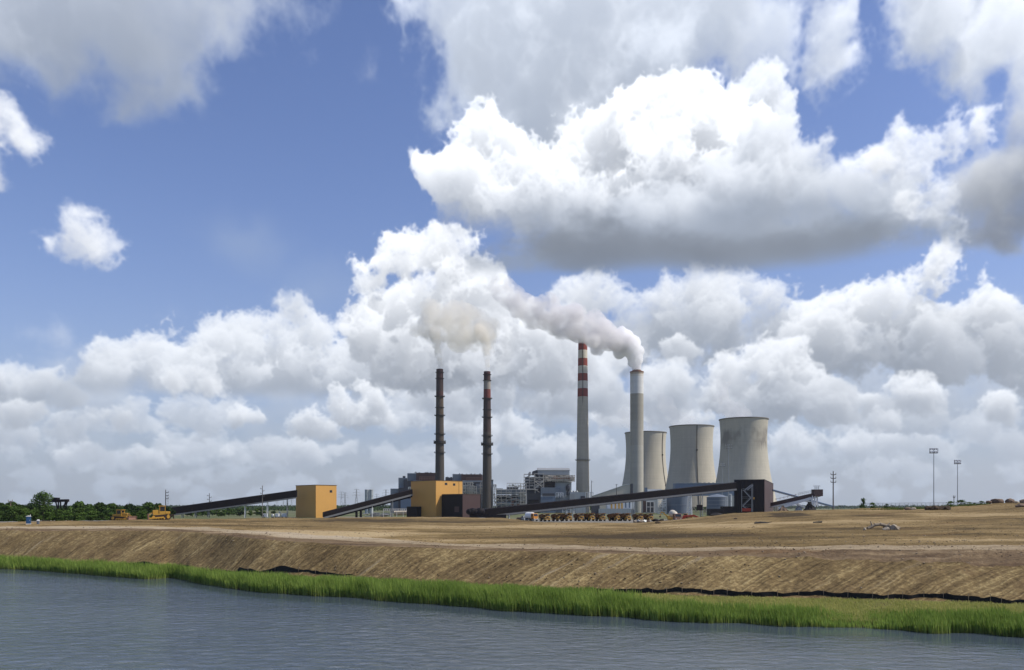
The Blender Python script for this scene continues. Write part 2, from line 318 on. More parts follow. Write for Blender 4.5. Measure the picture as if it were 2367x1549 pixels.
# ------------------------------------------------------------------ materials
def nodes(m):
    m.use_nodes = True; nt = m.node_tree; nt.nodes.clear(); return nt
def N(nt, typ, **kw):
    n = nt.nodes.new(typ)
    for k, v in kw.items():
        if k.startswith('in_'):
            n.inputs[k[3:].replace('_', ' ')].default_value = v
        else: setattr(n, k, v)
    return n
def ramp(nt, fac, stops, interp='LINEAR'):
    r = nt.nodes.new('ShaderNodeValToRGB'); r.color_ramp.interpolation = interp; e = r.color_ramp.elements
    while len(e) > 1: e.remove(e[0])
    e[0].position, e[0].color = stops[0][0], tuple(stops[0][1])+(1,)
    for p, c in stops[1:]:
        x = e.new(p); x.color = tuple(c)+(1,)
    nt.links.new(fac, r.inputs[0]); return r.outputs[0]
def mixc(nt, fac, a, b, blend='MIX'):
    m = nt.nodes.new('ShaderNodeMix'); m.data_type = 'RGBA'; m.blend_type = blend; m.clamp_result = False
    for sock, val in ((m.inputs[0], fac), (m.inputs[6], a), (m.inputs[7], b)):
        if hasattr(val, 'links'): nt.links.new(val, sock)
        else: sock.default_value = val if not hasattr(val, '__len__') else (tuple(val)+(1,) if len(val) == 3 else val)
    return m.outputs[2]
def noise(nt, vec, scale, detail=3, rough=.55, dist=0.0):
    n = nt.nodes.new('ShaderNodeTexNoise'); n.inputs['Scale'].default_value = scale; n.inputs['Detail'].default_value = detail
    n.inputs['Roughness'].default_value = rough; n.inputs['Distortion'].default_value = dist
    if vec is not None: nt.links.new(vec, n.inputs['Vector'])
    return n.outputs['Fac']
def mapping(nt, vec, scale=(1, 1, 1), rot=(0, 0, 0), loc=(0, 0, 0)):
    m = nt.nodes.new('ShaderNodeMapping'); m.inputs['Scale'].default_value = scale; m.inputs['Rotation'].default_value = rot; m.inputs['Location'].default_value = loc
    nt.links.new(vec, m.inputs['Vector']); return m.outputs[0]
def math_(nt, op, a, b=None, clamp=False):
    m = nt.nodes.new('ShaderNodeMath'); m.operation = op; m.use_clamp = clamp
    for i, x in enumerate((a, b)):
        if x is None: continue
        if hasattr(x, 'links'): nt.links.new(x, m.inputs[i])
        else: m.inputs[i].default_value = x
    return m.outputs[0]
def finish(nt, col, rough=.7, metal=0.0, bump=None, bdist=.05, bstr=.5, spec=.3, trans=None):
    b = nt.nodes.new('ShaderNodeBsdfPrincipled'); o = nt.nodes.new('ShaderNodeOutputMaterial')
    if hasattr(col, 'links'): nt.links.new(col, b.inputs['Base Color'])
    else: b.inputs['Base Color'].default_value = tuple(col)+(1,)
    if hasattr(rough, 'links'): nt.links.new(rough, b.inputs['Roughness'])
    else: b.inputs['Roughness'].default_value = rough
    b.inputs['Metallic'].default_value = metal; b.inputs['Specular IOR Level'].default_value = spec
    if bump is not None:
        bp = nt.nodes.new('ShaderNodeBump'); bp.inputs['Distance'].default_value = bdist; bp.inputs['Strength'].default_value = bstr
        nt.links.new(bump, bp.inputs['Height']); nt.links.new(bp.outputs[0], b.inputs['Normal'])
    nt.links.new(b.outputs[0], o.inputs['Surface']); return b
def paint(name, col, var=.18, scale=.25, streak=.25, rough=.6, metal=0.0, spec=.3, ribs=0.0):
    """weathered paint or cladding: patchy tone, vertical rain streaks, optional ribbed sheeting"""
    m = bpy.data.materials.new(name); nt = nodes(m); tc = N(nt, 'ShaderNodeTexCoord').outputs['Object']
    a = noise(nt, tc, scale, 4); s = noise(nt, mapping(nt, tc, (1.3, 1.3, .06)), 1.0, 3)
    f = math_(nt, 'MULTIPLY_ADD', a, var*2); nt.nodes[-1].inputs[2].default_value = 1-var
    g = math_(nt, 'MULTIPLY_ADD', s, streak*2); nt.nodes[-1].inputs[2].default_value = 1-streak
    k = math_(nt, 'MULTIPLY', f, g)
    cc = nt.nodes.new('ShaderNodeCombineColor'); [nt.links.new(k, cc.inputs[i]) for i in range(3)]
    c = mixc(nt, 1.0, tuple(col), cc.outputs[0], 'MULTIPLY')
    bump = None
    if ribs:
        sx = nt.nodes.new('ShaderNodeSeparateXYZ'); nt.links.new(tc, sx.inputs[0])
        bump = math_(nt, 'SINE', math_(nt, 'MULTIPLY', math_(nt, 'ADD', sx.outputs[0], sx.outputs[1]), 2*math.pi/ribs))
    finish(nt, c, rough, metal, bump, .06, .5, spec); return m

M = {}
M['yellow'] = paint('ochre_cladding', (.60, .325, .085), .07, .12, .06, .6, ribs=.9)
M['yellow_trim'] = paint('dark_trim', (.10, .07, .045), .1)
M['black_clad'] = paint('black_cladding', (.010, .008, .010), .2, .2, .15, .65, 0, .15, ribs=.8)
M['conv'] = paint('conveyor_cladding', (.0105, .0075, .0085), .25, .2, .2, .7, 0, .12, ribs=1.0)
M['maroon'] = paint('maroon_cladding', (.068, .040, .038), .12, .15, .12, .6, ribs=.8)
M['brown_clad'] = paint('brown_cladding', (.075, .042, .038), .15, .05, .15, .7, ribs=2.0)
M['grey_clad'] = paint('grey_cladding', (.155, .185, .215), .12, .05, .15, .6, ribs=2.0)
M['lightgrey'] = paint('light_grey_cladding', (.33, .36, .37), .12, .05, .15, .6, ribs=2.0)
M['blue_clad'] = paint('blue_cladding', (.135, .18, .245), .12, .05, .15, .6, ribs=2.0)
M['dark_clad'] = paint('dark_cladding', (.05, .052, .062), .15, .06, .15, .6)
M['steel'] = paint('painted_steelwork', (.50, .47, .41), .15, .2, .1, .6)
M['galv'] = paint('galvanised_steel', (.30, .31, .31), .15, .4, .1, .5, .4)
M['white'] = paint('white_paint', (.74, .74, .72), .06, .3, .1, .5)
M['beige'] = paint('beige_sheeting', (.52, .47, .38), .08, .08, .1, .6, ribs=1.5)
M['polegrey'] = paint('weathered_pole', (.13, .12, .11), .2, .4, .2, .8)
M['pole_dark'] = paint('dark_pole', (.05, .045, .04), .2, .4, .2, .8)
M['walk'] = paint('walkway_grating', (.20, .20, .20), .15, .5, .1, .6, .3)
M['glass'] = paint('dark_window', (.010, .012, .015), .1, .3, .0, .12, 0, .6)
M['pipe'] = paint('rusty_pipework', (.23, .13, .09), .3, .4, .2, .7)
M['machine'] = paint('machine_yellow', (.52, .29, .045), .18, .8, .15, .5)
M['truck_body'] = paint('dump_body_orange', (.17, .075, .02), .3, .6, .25, .6)
M['truck_yellow'] = paint('truck_yellow', (.42, .245, .055), .2, .6, .15, .5)
M['rubber'] = paint('dusty_rubber', (.028, .025, .022), .25, 1.0, .1, .9)
M['track'] = paint('crawler_steel', (.045, .03, .022), .3, 1.5, .1, .8)
M['red'] = paint('red_paint', (.40, .045, .02), .2, .6, .15, .5)
M['tank_blue'] = paint('tank_blue', (.13, .155, .195), .12, .08, .2, .5)
M['toilet_blue'] = paint('toilet_blue', (.022, .075, .16), .08, .8, .1, .45)
M['coal'] = paint('coal', (.02, .018, .017), .4, .6, .0, .9)
M['lamp_glass'] = paint('floodlight_glass', (.55, .57, .60), .1, 1, 0, .2)

def concrete(name, col, ring=2.4, stain=.35, zmap=None, darktop=None, streakscale=.12):
    """cast concrete: pour rings, rain streaks, patches; zmap = painted courses [(z, colour)...] by height"""
    m = bpy.data.materials.new(name); nt = nodes(m); tc = N(nt, 'ShaderNodeTexCoord').outputs['Object']
    sx = nt.nodes.new('ShaderNodeSeparateXYZ'); nt.links.new(tc, sx.inputs[0])
    base = tuple(col)
    if zmap:
        zmax = zmap[-1][0]
        base = ramp(nt, math_(nt, 'DIVIDE', sx.outputs[2], zmax), [(z/zmax if i else 0.0, c) for i, (z, c) in enumerate(zmap[:-1])], 'CONSTANT')
    pour = noise(nt, mapping(nt, tc, (.0, .0, 1.0/ring)), 1.0, 1)
    st = noise(nt, mapping(nt, tc, (streakscale*3, streakscale*3, .012)), 1.0, 5, .6)
    pa = noise(nt, tc, .05, 5, .6)
    k = math_(nt, 'MULTIPLY_ADD', pour, .22); nt.nodes[-1].inputs[2].default_value = .89
    k2 = math_(nt, 'MULTIPLY_ADD', st, stain*2); nt.nodes[-1].inputs[2].default_value = 1-stain
    k3 = math_(nt, 'MULTIPLY_ADD', pa, .24); nt.nodes[-1].inputs[2].default_value = .88
    k = math_(nt, 'MULTIPLY', math_(nt, 'MULTIPLY', k, k2), k3)
    cc = nt.nodes.new('ShaderNodeCombineColor'); [nt.links.new(k, cc.inputs[i]) for i in range(3)]
    c = mixc(nt, 1.0, base, cc.outputs[0], 'MULTIPLY')
    if darktop:
        z0, z1, amt = darktop                                     # soot band of old stains running down in tongues
        zz = math_(nt, 'ADD', sx.outputs[2], math_(nt, 'MULTIPLY', math_(nt, 'SUBTRACT', noise(nt, mapping(nt, tc, (.16, .16, .02)), 1, 5, .7), .5), 34))
        b0 = N(nt, 'ShaderNodeMapRange', clamp=True); b0.inputs[1].default_value = z0; b0.inputs[2].default_value = z0+12; nt.links.new(zz, b0.inputs[0])
        b1 = N(nt, 'ShaderNodeMapRange', clamp=True); b1.inputs[1].default_value = z1; b1.inputs[2].default_value = z1+5; b1.inputs[3].default_value = 1; b1.inputs[4].default_value = 0; nt.links.new(zz, b1.inputs[0])
        pt = N(nt, 'ShaderNodeMapRange', clamp=True); pt.inputs[1].default_value = .46; pt.inputs[2].default_value = .6; nt.links.new(noise(nt, mapping(nt, tc, (.03, .03, .02), loc=(3, 5, 1)), 1, 3), pt.inputs[0])
        f = math_(nt, 'MULTIPLY', math_(nt, 'MULTIPLY', math_(nt, 'MULTIPLY', b0.outputs[0], b1.outputs[0]), pt.outputs[0]), amt)
        c = mixc(nt, f, c, (.11, .10, .095))
    finish(nt, c, .85, 0, pour, .05, .2, .2); return m
SUN_E, SKY_STR, SKY_AIR, SKY_DUST, SKY_OZ = 4.4, .105, 1.0, .8, 3.0; HAZE = 3.2e-5; SKY_TINT = (1.12, 1.10, 1.34)
# ------------------------------------------------------------------ camera, sun, sky
cam = bpy.data.cameras.new('camera'); camo = bpy.data.objects.new('camera', cam); COL.objects.link(camo)
camo.location = (0, 0, CAMZ); camo.rotation_euler = (R(90), 0, 0)
cam.sensor_fit = 'HORIZONTAL'; cam.sensor_width = 36; cam.lens = 36*FPX/2367; cam.shift_y = (HZ-1549/2)/2367
cam.clip_start = 1; cam.clip_end = 60000; scene.camera = camo
scene.view_settings.view_transform = 'Standard'; scene.view_settings.look = 'None'; scene.view_settings.exposure = 0; scene.view_settings.gamma = 1
scene.cycles.volume_bounces = 24; scene.cycles.max_bounces = 28; scene.cycles.diffuse_bounces = 3; scene.cycles.glossy_bounces = 4; scene.cycles.use_denoising = True; scene.cycles.sample_clamp_direct = 4; scene.cycles.sample_clamp_indirect = 3; scene.cycles.caustics_reflective = False; scene.cycles.caustics_refractive = False; scene.cycles.transparent_max_bounces = 16
sun = bpy.data.lights.new('sun', 'SUN'); suno = bpy.data.objects.new('sun', sun); COL.objects.link(suno)
sun.energy = SUN_E; sun.angle = R(.53); sun.color = (1.0, .94, .84); suno.location = (200, -50, 400)
suno.rotation_euler = TOSUN.to_track_quat('Z', 'Y').to_euler()

def build_world():
    C = make_sky()
    A = np.clip(C[..., 3:], 0, 1)
    azs = AZ0+(np.arange(SKY_W)+.5)/SKY_W*(AZ1-AZ0); els = EL1-(np.arange(SKY_H)+.5)/SKY_H*(EL1-EL0)
    fade = np.clip((46-np.abs(azs))/4, 0, 1)[None, :, None]*np.clip((EL1-els)/3, 0, 1)[:, None, None]
    rgb = np.where(A > 1e-3, C[..., :3]/np.maximum(A, 1e-3), .7)
    px = np.concatenate([rgb, A*fade], 2)[::-1].astype(np.float32)
    im = bpy.data.images.new('cloud_field', SKY_W, SKY_H, alpha=True, float_buffer=True)
    im.colorspace_settings.name = 'Linear Rec.709'; im.alpha_mode = 'CHANNEL_PACKED'
    im.pixels.foreach_set(np.ascontiguousarray(px).ravel()); im.update()
    w = bpy.data.worlds.new('World'); scene.world = w; w.use_nodes = True; nt = w.node_tree; nt.nodes.clear()
    d = N(nt, 'ShaderNodeTexCoord').outputs['Generated']
    sx = nt.nodes.new('ShaderNodeSeparateXYZ'); nt.links.new(d, sx.inputs[0]); x, y, z = sx.outputs
    az = math_(nt, 'MULTIPLY', math_(nt, 'ARCTAN2', x, y), 180/math.pi); el = math_(nt, 'MULTIPLY', math_(nt, 'ARCSINE', z), 180/math.pi)
    u = math_(nt, 'DIVIDE', math_(nt, 'SUBTRACT', az, AZ0), AZ1-AZ0); v = math_(nt, 'DIVIDE', math_(nt, 'SUBTRACT', el, EL0), EL1-EL0)
    cv = nt.nodes.new('ShaderNodeCombineXYZ'); nt.links.new(u, cv.inputs[0]); nt.links.new(v, cv.inputs[1])
    ti = nt.nodes.new('ShaderNodeTexImage'); ti.image = im; ti.extension = 'CLIP'; ti.interpolation = 'Cubic'; nt.links.new(cv.outputs[0], ti.inputs[0])
    # broken cloud over the rest of the sky (flat layer seen in perspective)
    zc = math_(nt, 'MAXIMUM', z, .03); pv = nt.nodes.new('ShaderNodeCombineXYZ')
    nt.links.new(math_(nt, 'DIVIDE', x, zc), pv.inputs[0]); nt.links.new(math_(nt, 'DIVIDE', y, zc), pv.inputs[1])
    nf = noise(nt, pv.outputs[0], .9, 6, .58)
    cov = N(nt, 'ShaderNodeMapRange', clamp=True); cov.inputs[1].default_value = .53; cov.inputs[2].default_value = .66; nt.links.new(nf, cov.inputs[0])
    ins = N(nt, 'ShaderNodeMapRange', clamp=True); ins.inputs[1].default_value = 42; ins.inputs[2].default_value = 46; nt.links.new(math_(nt, 'ABSOLUTE', az), ins.inputs[0])
    inv = N(nt, 'ShaderNodeMapRange', clamp=True); inv.inputs[1].default_value = 36.5; inv.inputs[2].default_value = 39.5; nt.links.new(el, inv.inputs[0])
    out = math_(nt, 'MULTIPLY', math_(nt, 'MAXIMUM', ins.outputs[0], inv.outputs[0]), cov.outputs[0])
    sky = nt.nodes.new('ShaderNodeTexSky'); sky.sky_type = 'NISHITA'; sky.sun_disc = False; sky.sun_elevation = SUN_EL; sky.sun_rotation = SUN_AZ
    sky.altitude = 0; sky.air_density = SKY_AIR; sky.dust_density = SKY_DUST; sky.ozone_density = SKY_OZ
    b0 = nt.nodes.new('ShaderNodeBackground'); b0.inputs[1].default_value = SKY_STR; nt.links.new(mixc(nt, 1.0, sky.outputs[0], SKY_TINT, 'MULTIPLY'), b0.inputs[0])
    b1 = nt.nodes.new('ShaderNodeBackground'); b1.inputs[1].default_value = 1.0; nt.links.new(ti.outputs[0], b1.inputs[0])
    b2 = nt.nodes.new('ShaderNodeBackground'); b2.inputs[1].default_value = 1.0; b2.inputs[0].default_value = (.34, .37, .41, 1)
    m1 = nt.nodes.new('ShaderNodeMixShader'); nt.links.new(out, m1.inputs[0]); nt.links.new(b0.outputs[0], m1.inputs[1]); nt.links.new(b2.outputs[0], m1.inputs[2])
    m2 = nt.nodes.new('ShaderNodeMixShader'); nt.links.new(ti.outputs[1], m2.inputs[0]); nt.links.new(m1.outputs[0], m2.inputs[1]); nt.links.new(b1.outputs[0], m2.inputs[2])
    wo = nt.nodes.new('ShaderNodeOutputWorld'); nt.links.new(m2.outputs[0], wo.inputs[0])
    w.cycles.sampling_method = 'MANUAL'; w.cycles.sample_map_resolution = 512

build_world()
# ------------------------------------------------------------------ terrain: one surveyed sheet, cut into shore, embankment, road, field
def vnoise(x, y, seed=0):
    """2-D value noise on numpy arrays, about -1..1"""
    xi = np.floor(x).astype(np.int64); yi = np.floor(y).astype(np.int64); fx = x-xi; fy = y-yi
    fx = fx*fx*(3-2*fx); fy = fy*fy*(3-2*fy)
    def h(a, b):
        n = (a*374761393+b*668265263+seed*1442695041) & 0xffffffff
        n = ((n ^ (n >> 13))*1274126177) & 0xffffffff
        return ((n ^ (n >> 16)) & 0xffff)/32767.5-1
    return (h(xi, yi)*(1-fx)+h(xi+1, yi)*fx)*(1-fy)+(h(xi, yi+1)*(1-fx)+h(xi+1, yi+1)*fx)*fy
def fbm(x, y, seed=0, o=4): return sum(vnoise(x*2**k+7*k, y*2**k-3*k, seed+k)/2**k for k in range(o))
# bearing (photo px): water's edge distance, belt width, foot height, then (py, distance) of crest, road edges, mid field, far edge
SURVEY = {
 -1200: (262, 7, 1.2, (1214, 288), (1211, 294), (1208, 306), (1204, 330), (1199, 350)),
 0:    (196, 6, 1.2, (1225, 217), (1221, 222), (1217, 232), (1211, 241), (1206, 250)),
 440:  (158.7, 7, 1.3, (1227, 190), (1223, 196), (1218, 208), (1209, 240), (1200, 285)),
 574:  (142.3, 8, 1.5, (1243, 165), (1235, 178), (1227, 190), (1214, 225), (1198, 330)),
 800:  (132, 8.5, 1.8, (1260, 151), (1250, 162), (1240, 175), (1218, 230), (1196, 400)),
 1036: (121.6, 9, 2.0, (1269, 143), (1263, 150), (1256, 160), (1222, 230), (1195, 410)),
 1180: (115.6, 9, 2.0, (1272, 138), (1267, 143), (1259, 153), (1225, 220), (1198, 380)),
 1230: (113.6, 9, 2.0, (1273, 136), (1268, 142), (1260, 152), (1226, 220), (1206, 360)),
 1300: (111.5, 9, 2.1, (1274.5, 133), (1270, 139), (1262, 150), (1227, 215), (1208, 350)),
 1476: (107.8, 9, 2.1, (1278, 129), (1273, 135), (1264, 146), (1228, 205), (1208, 355)),
 1600: (104, 9.5, 2.2, (1284, 124), (1273, 131), (1265, 141), (1226, 200), (1198, 335)),
 1700: (102.5, 9.5, 2.2, (1286, 122.5), (1272, 130), (1264, 140), (1222, 205), (1186, 320)),
 1905: (99.7, 9.5, 2.3, (1290, 119), (1270, 129), (1262, 138), (1218, 205), (1177, 315)),
 2141: (96.2, 10, 2.3, (1299, 115), (1269, 126), (1260, 135), (1215, 205), (1173, 310)),
 2250: (94.3, 10, 2.3, (1304, 113), (1269, 125), (1259, 134), (1213, 205), (1168, 312)),
 2300: (93.4, 10, 2.3, (1306.5, 112), (1268, 124.5), (1258, 133.5), (1212, 205), (1162, 314)),
 2367: (92.3, 10, 2.3, (1309, 111), (1268, 124), (1258, 133), (1212, 205), (1161, 315)),
 3600: (76, 10, 2.3, (1335, 95), (1278, 108), (1264, 118), (1210, 190), (1158, 300)),
}
_ks = sorted(SURVEY)
def _table():
    """the surveyed rows on a fine set of bearings, with the breaks of line smoothed out"""
    px = np.arange(-1400, 3801, 10.); ip = lambda f: np.interp(px, _ks, [f(SURVEY[k]) for k in _ks])
    Yw, bw, zf = 1/np.interp(px, _ks, [1/SURVEY[k][0] for k in _ks]), ip(lambda s: s[1]), ip(lambda s: s[2])
    rows = [(Yw-14, px*0-3.0), (Yw, px*0-.05), (Yw+bw, zf)]
    for i in range(3, 8):
        Y = ip(lambda s: s[i][1]); py = ip(lambda s: s[i][0]); rows.append((Y, CAMZ+(HZ-py)/FPX*Y))
    Yf = rows[-1][0]; pad = np.clip(1-np.abs(px-1400)/230., 0, 1)**.5
    rows.append((np.maximum(Yf+75, 425), 6.3+.62*pad)); rows.append((np.maximum(Yf+75, 425)+130, px*0+GZ))
    k = np.exp(-(np.arange(-12, 13)/5.)**2); k /= k.sum()
    sm = lambda a, w: np.convolve(np.pad(a, 12, 'edge'), w, 'valid')
    k2 = np.exp(-(np.arange(-12, 13)/2.)**2); k2 /= k2.sum()
    return px, [(sm(Y, k if i < 7 else k2), sm(z, k if i < 7 else k2)) for i, (Y, z) in enumerate(rows)]
_tpx, _trows = _table()
def survey(px):
    """arrays of (Y, z) for the control rows at bearings px (array)"""
    px = np.asarray(px, float); rows = [(np.interp(px, _tpx, Y), np.interp(px, _tpx, z)) for Y, z in _trows]
    Yw = rows[1][0]; dY = 1.6*vnoise(px/90., px*0, 3)*Yw/150 + .5*vnoise(px/21., px*0, 4)*Yw/150 + 7.0*np.exp(-((px-400)/42.)**2)*np.clip((450-px)/14, 0, 1)
    rows[0] = (rows[0][0]+dY, rows[0][1]); rows[1] = (Yw+dY, rows[1][1]); rows[2] = (np.maximum(rows[2][0], rows[1][0]+3.5), rows[2][1])
    return rows
SUBS = [6, 14, 34, 8, 12, 34, 40, 14, 6]
NC = 620
pxs = np.concatenate([np.linspace(-1200, -60, 70, endpoint=False), np.linspace(-60, 2430, 480, endpoint=False), np.linspace(2430, 3600, 70)])
rows = survey(pxs)
TY, TZ, TT, seg = [], [], [], []
for i, n in enumerate(SUBS):
    (Ya, za), (Yb, zb) = rows[i], rows[i+1]
    for k in range(n):
        t = k/n; TY.append(Ya*(1-t)+Yb*t); TZ.append(za*(1-t)+zb*t); seg.append(i)
TY.append(rows[-1][0]); TZ.append(rows[-1][1]); seg.append(len(SUBS)-1)
TY = np.array(TY); TZ = np.array(TZ)
st = np.cumsum([0]+SUBS)
for _ in range(3):                                     # round the breaks of slope, except at the water
    TZ[8:-1] = .25*TZ[7:-2]+.5*TZ[8:-1]+.25*TZ[9:]
TX = (pxs[None, :]-CXP)/FPX*TY
g = np.clip((TY-rows[1][0][None, :])/4, 0, 1)
slope_mask = np.zeros_like(TZ); slope_mask[st[2]+3:st[3]-2] = 1
bank_mask = np.zeros_like(TZ); bank_mask[st[3]:st[4]] = np.clip((pxs-1500)/400., 0, 1)[None, :]
TZ += g*(.16*fbm(TX/9, TY/7, 11)+.05*fbm(TX/1.6, TY/1.3, 12))
TZ += g*slope_mask*(.10*fbm(TX/1.5, TY/1.5, 14)) + bank_mask*(.30*fbm(TX/2.6, TY/2.0, 15))
farm = np.zeros_like(TZ); farm[st[5]:st[7]] = 1
TZ += farm*(.22*fbm(TX/16, TY/10, 17))
nr, nc = TY.shape
UV = np.stack([np.cumsum(np.hypot(np.gradient(TX, axis=1), np.gradient(TY, axis=1)), 1)*0, TY*0], -1)
sal = np.concatenate([[0], np.cumsum(np.hypot(np.diff(TX[st[2]]), np.diff(TY[st[2]])))])
upd = np.hypot(TX-TX[st[2]][None, :], TY-TY[st[2]][None, :])*np.sign(TY-TY[st[2]][None, :])
UVs = np.stack([np.broadcast_to(sal[None, :], TY.shape)-.0*upd, upd], -1)
def terrain(name, r0, r1, mat):
    V = np.stack([TX[r0:r1+1], TY[r0:r1+1], TZ[r0:r1+1]], -1).reshape(-1, 3); n = r1-r0+1
    i = np.arange(n-1)[:, None]*nc+np.arange(nc-1)[None, :]
    Fq = np.stack([i, i+1, i+nc+1, i+nc], -1).reshape(-1, 4)
    o = np_mesh(name, V, Fq, mat, smooth=True); tag(o, kind='structure')
    da = o.data.color_attributes.new('dry_and_shade', 'FLOAT_COLOR', 'POINT'); dq = np.ones((len(V), 4), np.float32); dq[:, :3] = dry_shade_at(V[:, 0], V[:, 1], V[:, 2])[:, None]; da.data.foreach_set('color', dq.ravel())
    uv = o.data.uv_layers.new(name='along_up'); q = UVs[r0:r1+1].reshape(-1, 2)
    uv.data.foreach_set('uv', np.ascontiguousarray(q[Fq.ravel()], np.float32).ravel()); return o

# dry pale tracks and damp dark strips of the graded ground, one painted shade patch by the coal piles: (bearing px, row px, half width, half height, strength)
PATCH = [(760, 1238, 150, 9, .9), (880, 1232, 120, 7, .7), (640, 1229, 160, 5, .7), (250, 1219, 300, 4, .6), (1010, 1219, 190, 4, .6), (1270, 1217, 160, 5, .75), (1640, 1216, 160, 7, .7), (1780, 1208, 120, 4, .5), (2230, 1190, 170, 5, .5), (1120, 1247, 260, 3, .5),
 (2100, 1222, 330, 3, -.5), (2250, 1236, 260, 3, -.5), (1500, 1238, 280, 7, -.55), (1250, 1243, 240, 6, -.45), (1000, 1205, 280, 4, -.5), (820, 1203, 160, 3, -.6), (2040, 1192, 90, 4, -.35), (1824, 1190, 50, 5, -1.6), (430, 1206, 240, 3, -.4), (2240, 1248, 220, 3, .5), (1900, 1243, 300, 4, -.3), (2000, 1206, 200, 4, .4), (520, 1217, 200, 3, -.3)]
def dry_shade_at(X, Y, Z):
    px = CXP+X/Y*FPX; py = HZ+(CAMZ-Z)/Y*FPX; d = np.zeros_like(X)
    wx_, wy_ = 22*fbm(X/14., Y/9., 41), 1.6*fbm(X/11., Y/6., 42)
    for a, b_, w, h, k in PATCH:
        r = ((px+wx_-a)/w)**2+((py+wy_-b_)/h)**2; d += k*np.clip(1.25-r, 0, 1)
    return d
def ground_mat(name, stops, band=(.012, .085), fine=1.0, tracks=0.0, ruts=False):
    m = bpy.data.materials.new(name); nt = nodes(m); tc = N(nt, 'ShaderNodeTexCoord').outputs['Object']
    b = noise(nt, mapping(nt, tc, (band[0], band[1], 0), rot=(0, 0, R(-4))), 1.0, 4, .55, .4)
    p = noise(nt, mapping(nt, tc, (.10, .22, 0)), 1.0, 6, .65)
    f = noise(nt, tc, 1.5*fine, 5, .75)
    k = math_(nt, 'ADD', math_(nt, 'MULTIPLY', b, .60), math_(nt, 'ADD', math_(nt, 'MULTIPLY', p, .40), math_(nt, 'MULTIPLY', math_(nt, 'SUBTRACT', f, .5), .54)))
    dr = N(nt, 'ShaderNodeAttribute', attribute_name='dry_and_shade').outputs['Fac']; k = math_(nt, 'ADD', k, math_(nt, 'MULTIPLY', dr, .30))
    c = ramp(nt, k, stops)
    # clods and bits of coal: dark specks; dry lumps: pale specks
    sp = noise(nt, mapping(nt, tc, (1, .7, 1)), 3.2*fine, 3, .8)
    dk = ramp(nt, sp, [(.33, (1, 1, 1)), (.40, (0, 0, 0))]); lt = ramp(nt, sp, [(.64, (0, 0, 0)), (.74, (1, 1, 1))])
    c = mixc(nt, math_(nt, 'MULTIPLY', dk, .65), c, (.035, .027, .022)); c = mixc(nt, math_(nt, 'MULTIPLY', lt, .45), c, (.30, .25, .17))
    rd = ramp(nt, noise(nt, mapping(nt, tc, (.03, .12, 0), loc=(9, 4, 0)), 1.0, 5, .65), [(.56, (0, 0, 0)), (.72, (1, 1, 1))])
    c = mixc(nt, math_(nt, 'MULTIPLY', rd, .45), c, (.135, .068, .026))
    h = math_(nt, 'ADD', math_(nt, 'MULTIPLY', f, .6), math_(nt, 'MULTIPLY', sp, .4))
    finish(nt, c, .95, 0, h, .35, .9, .1); return m
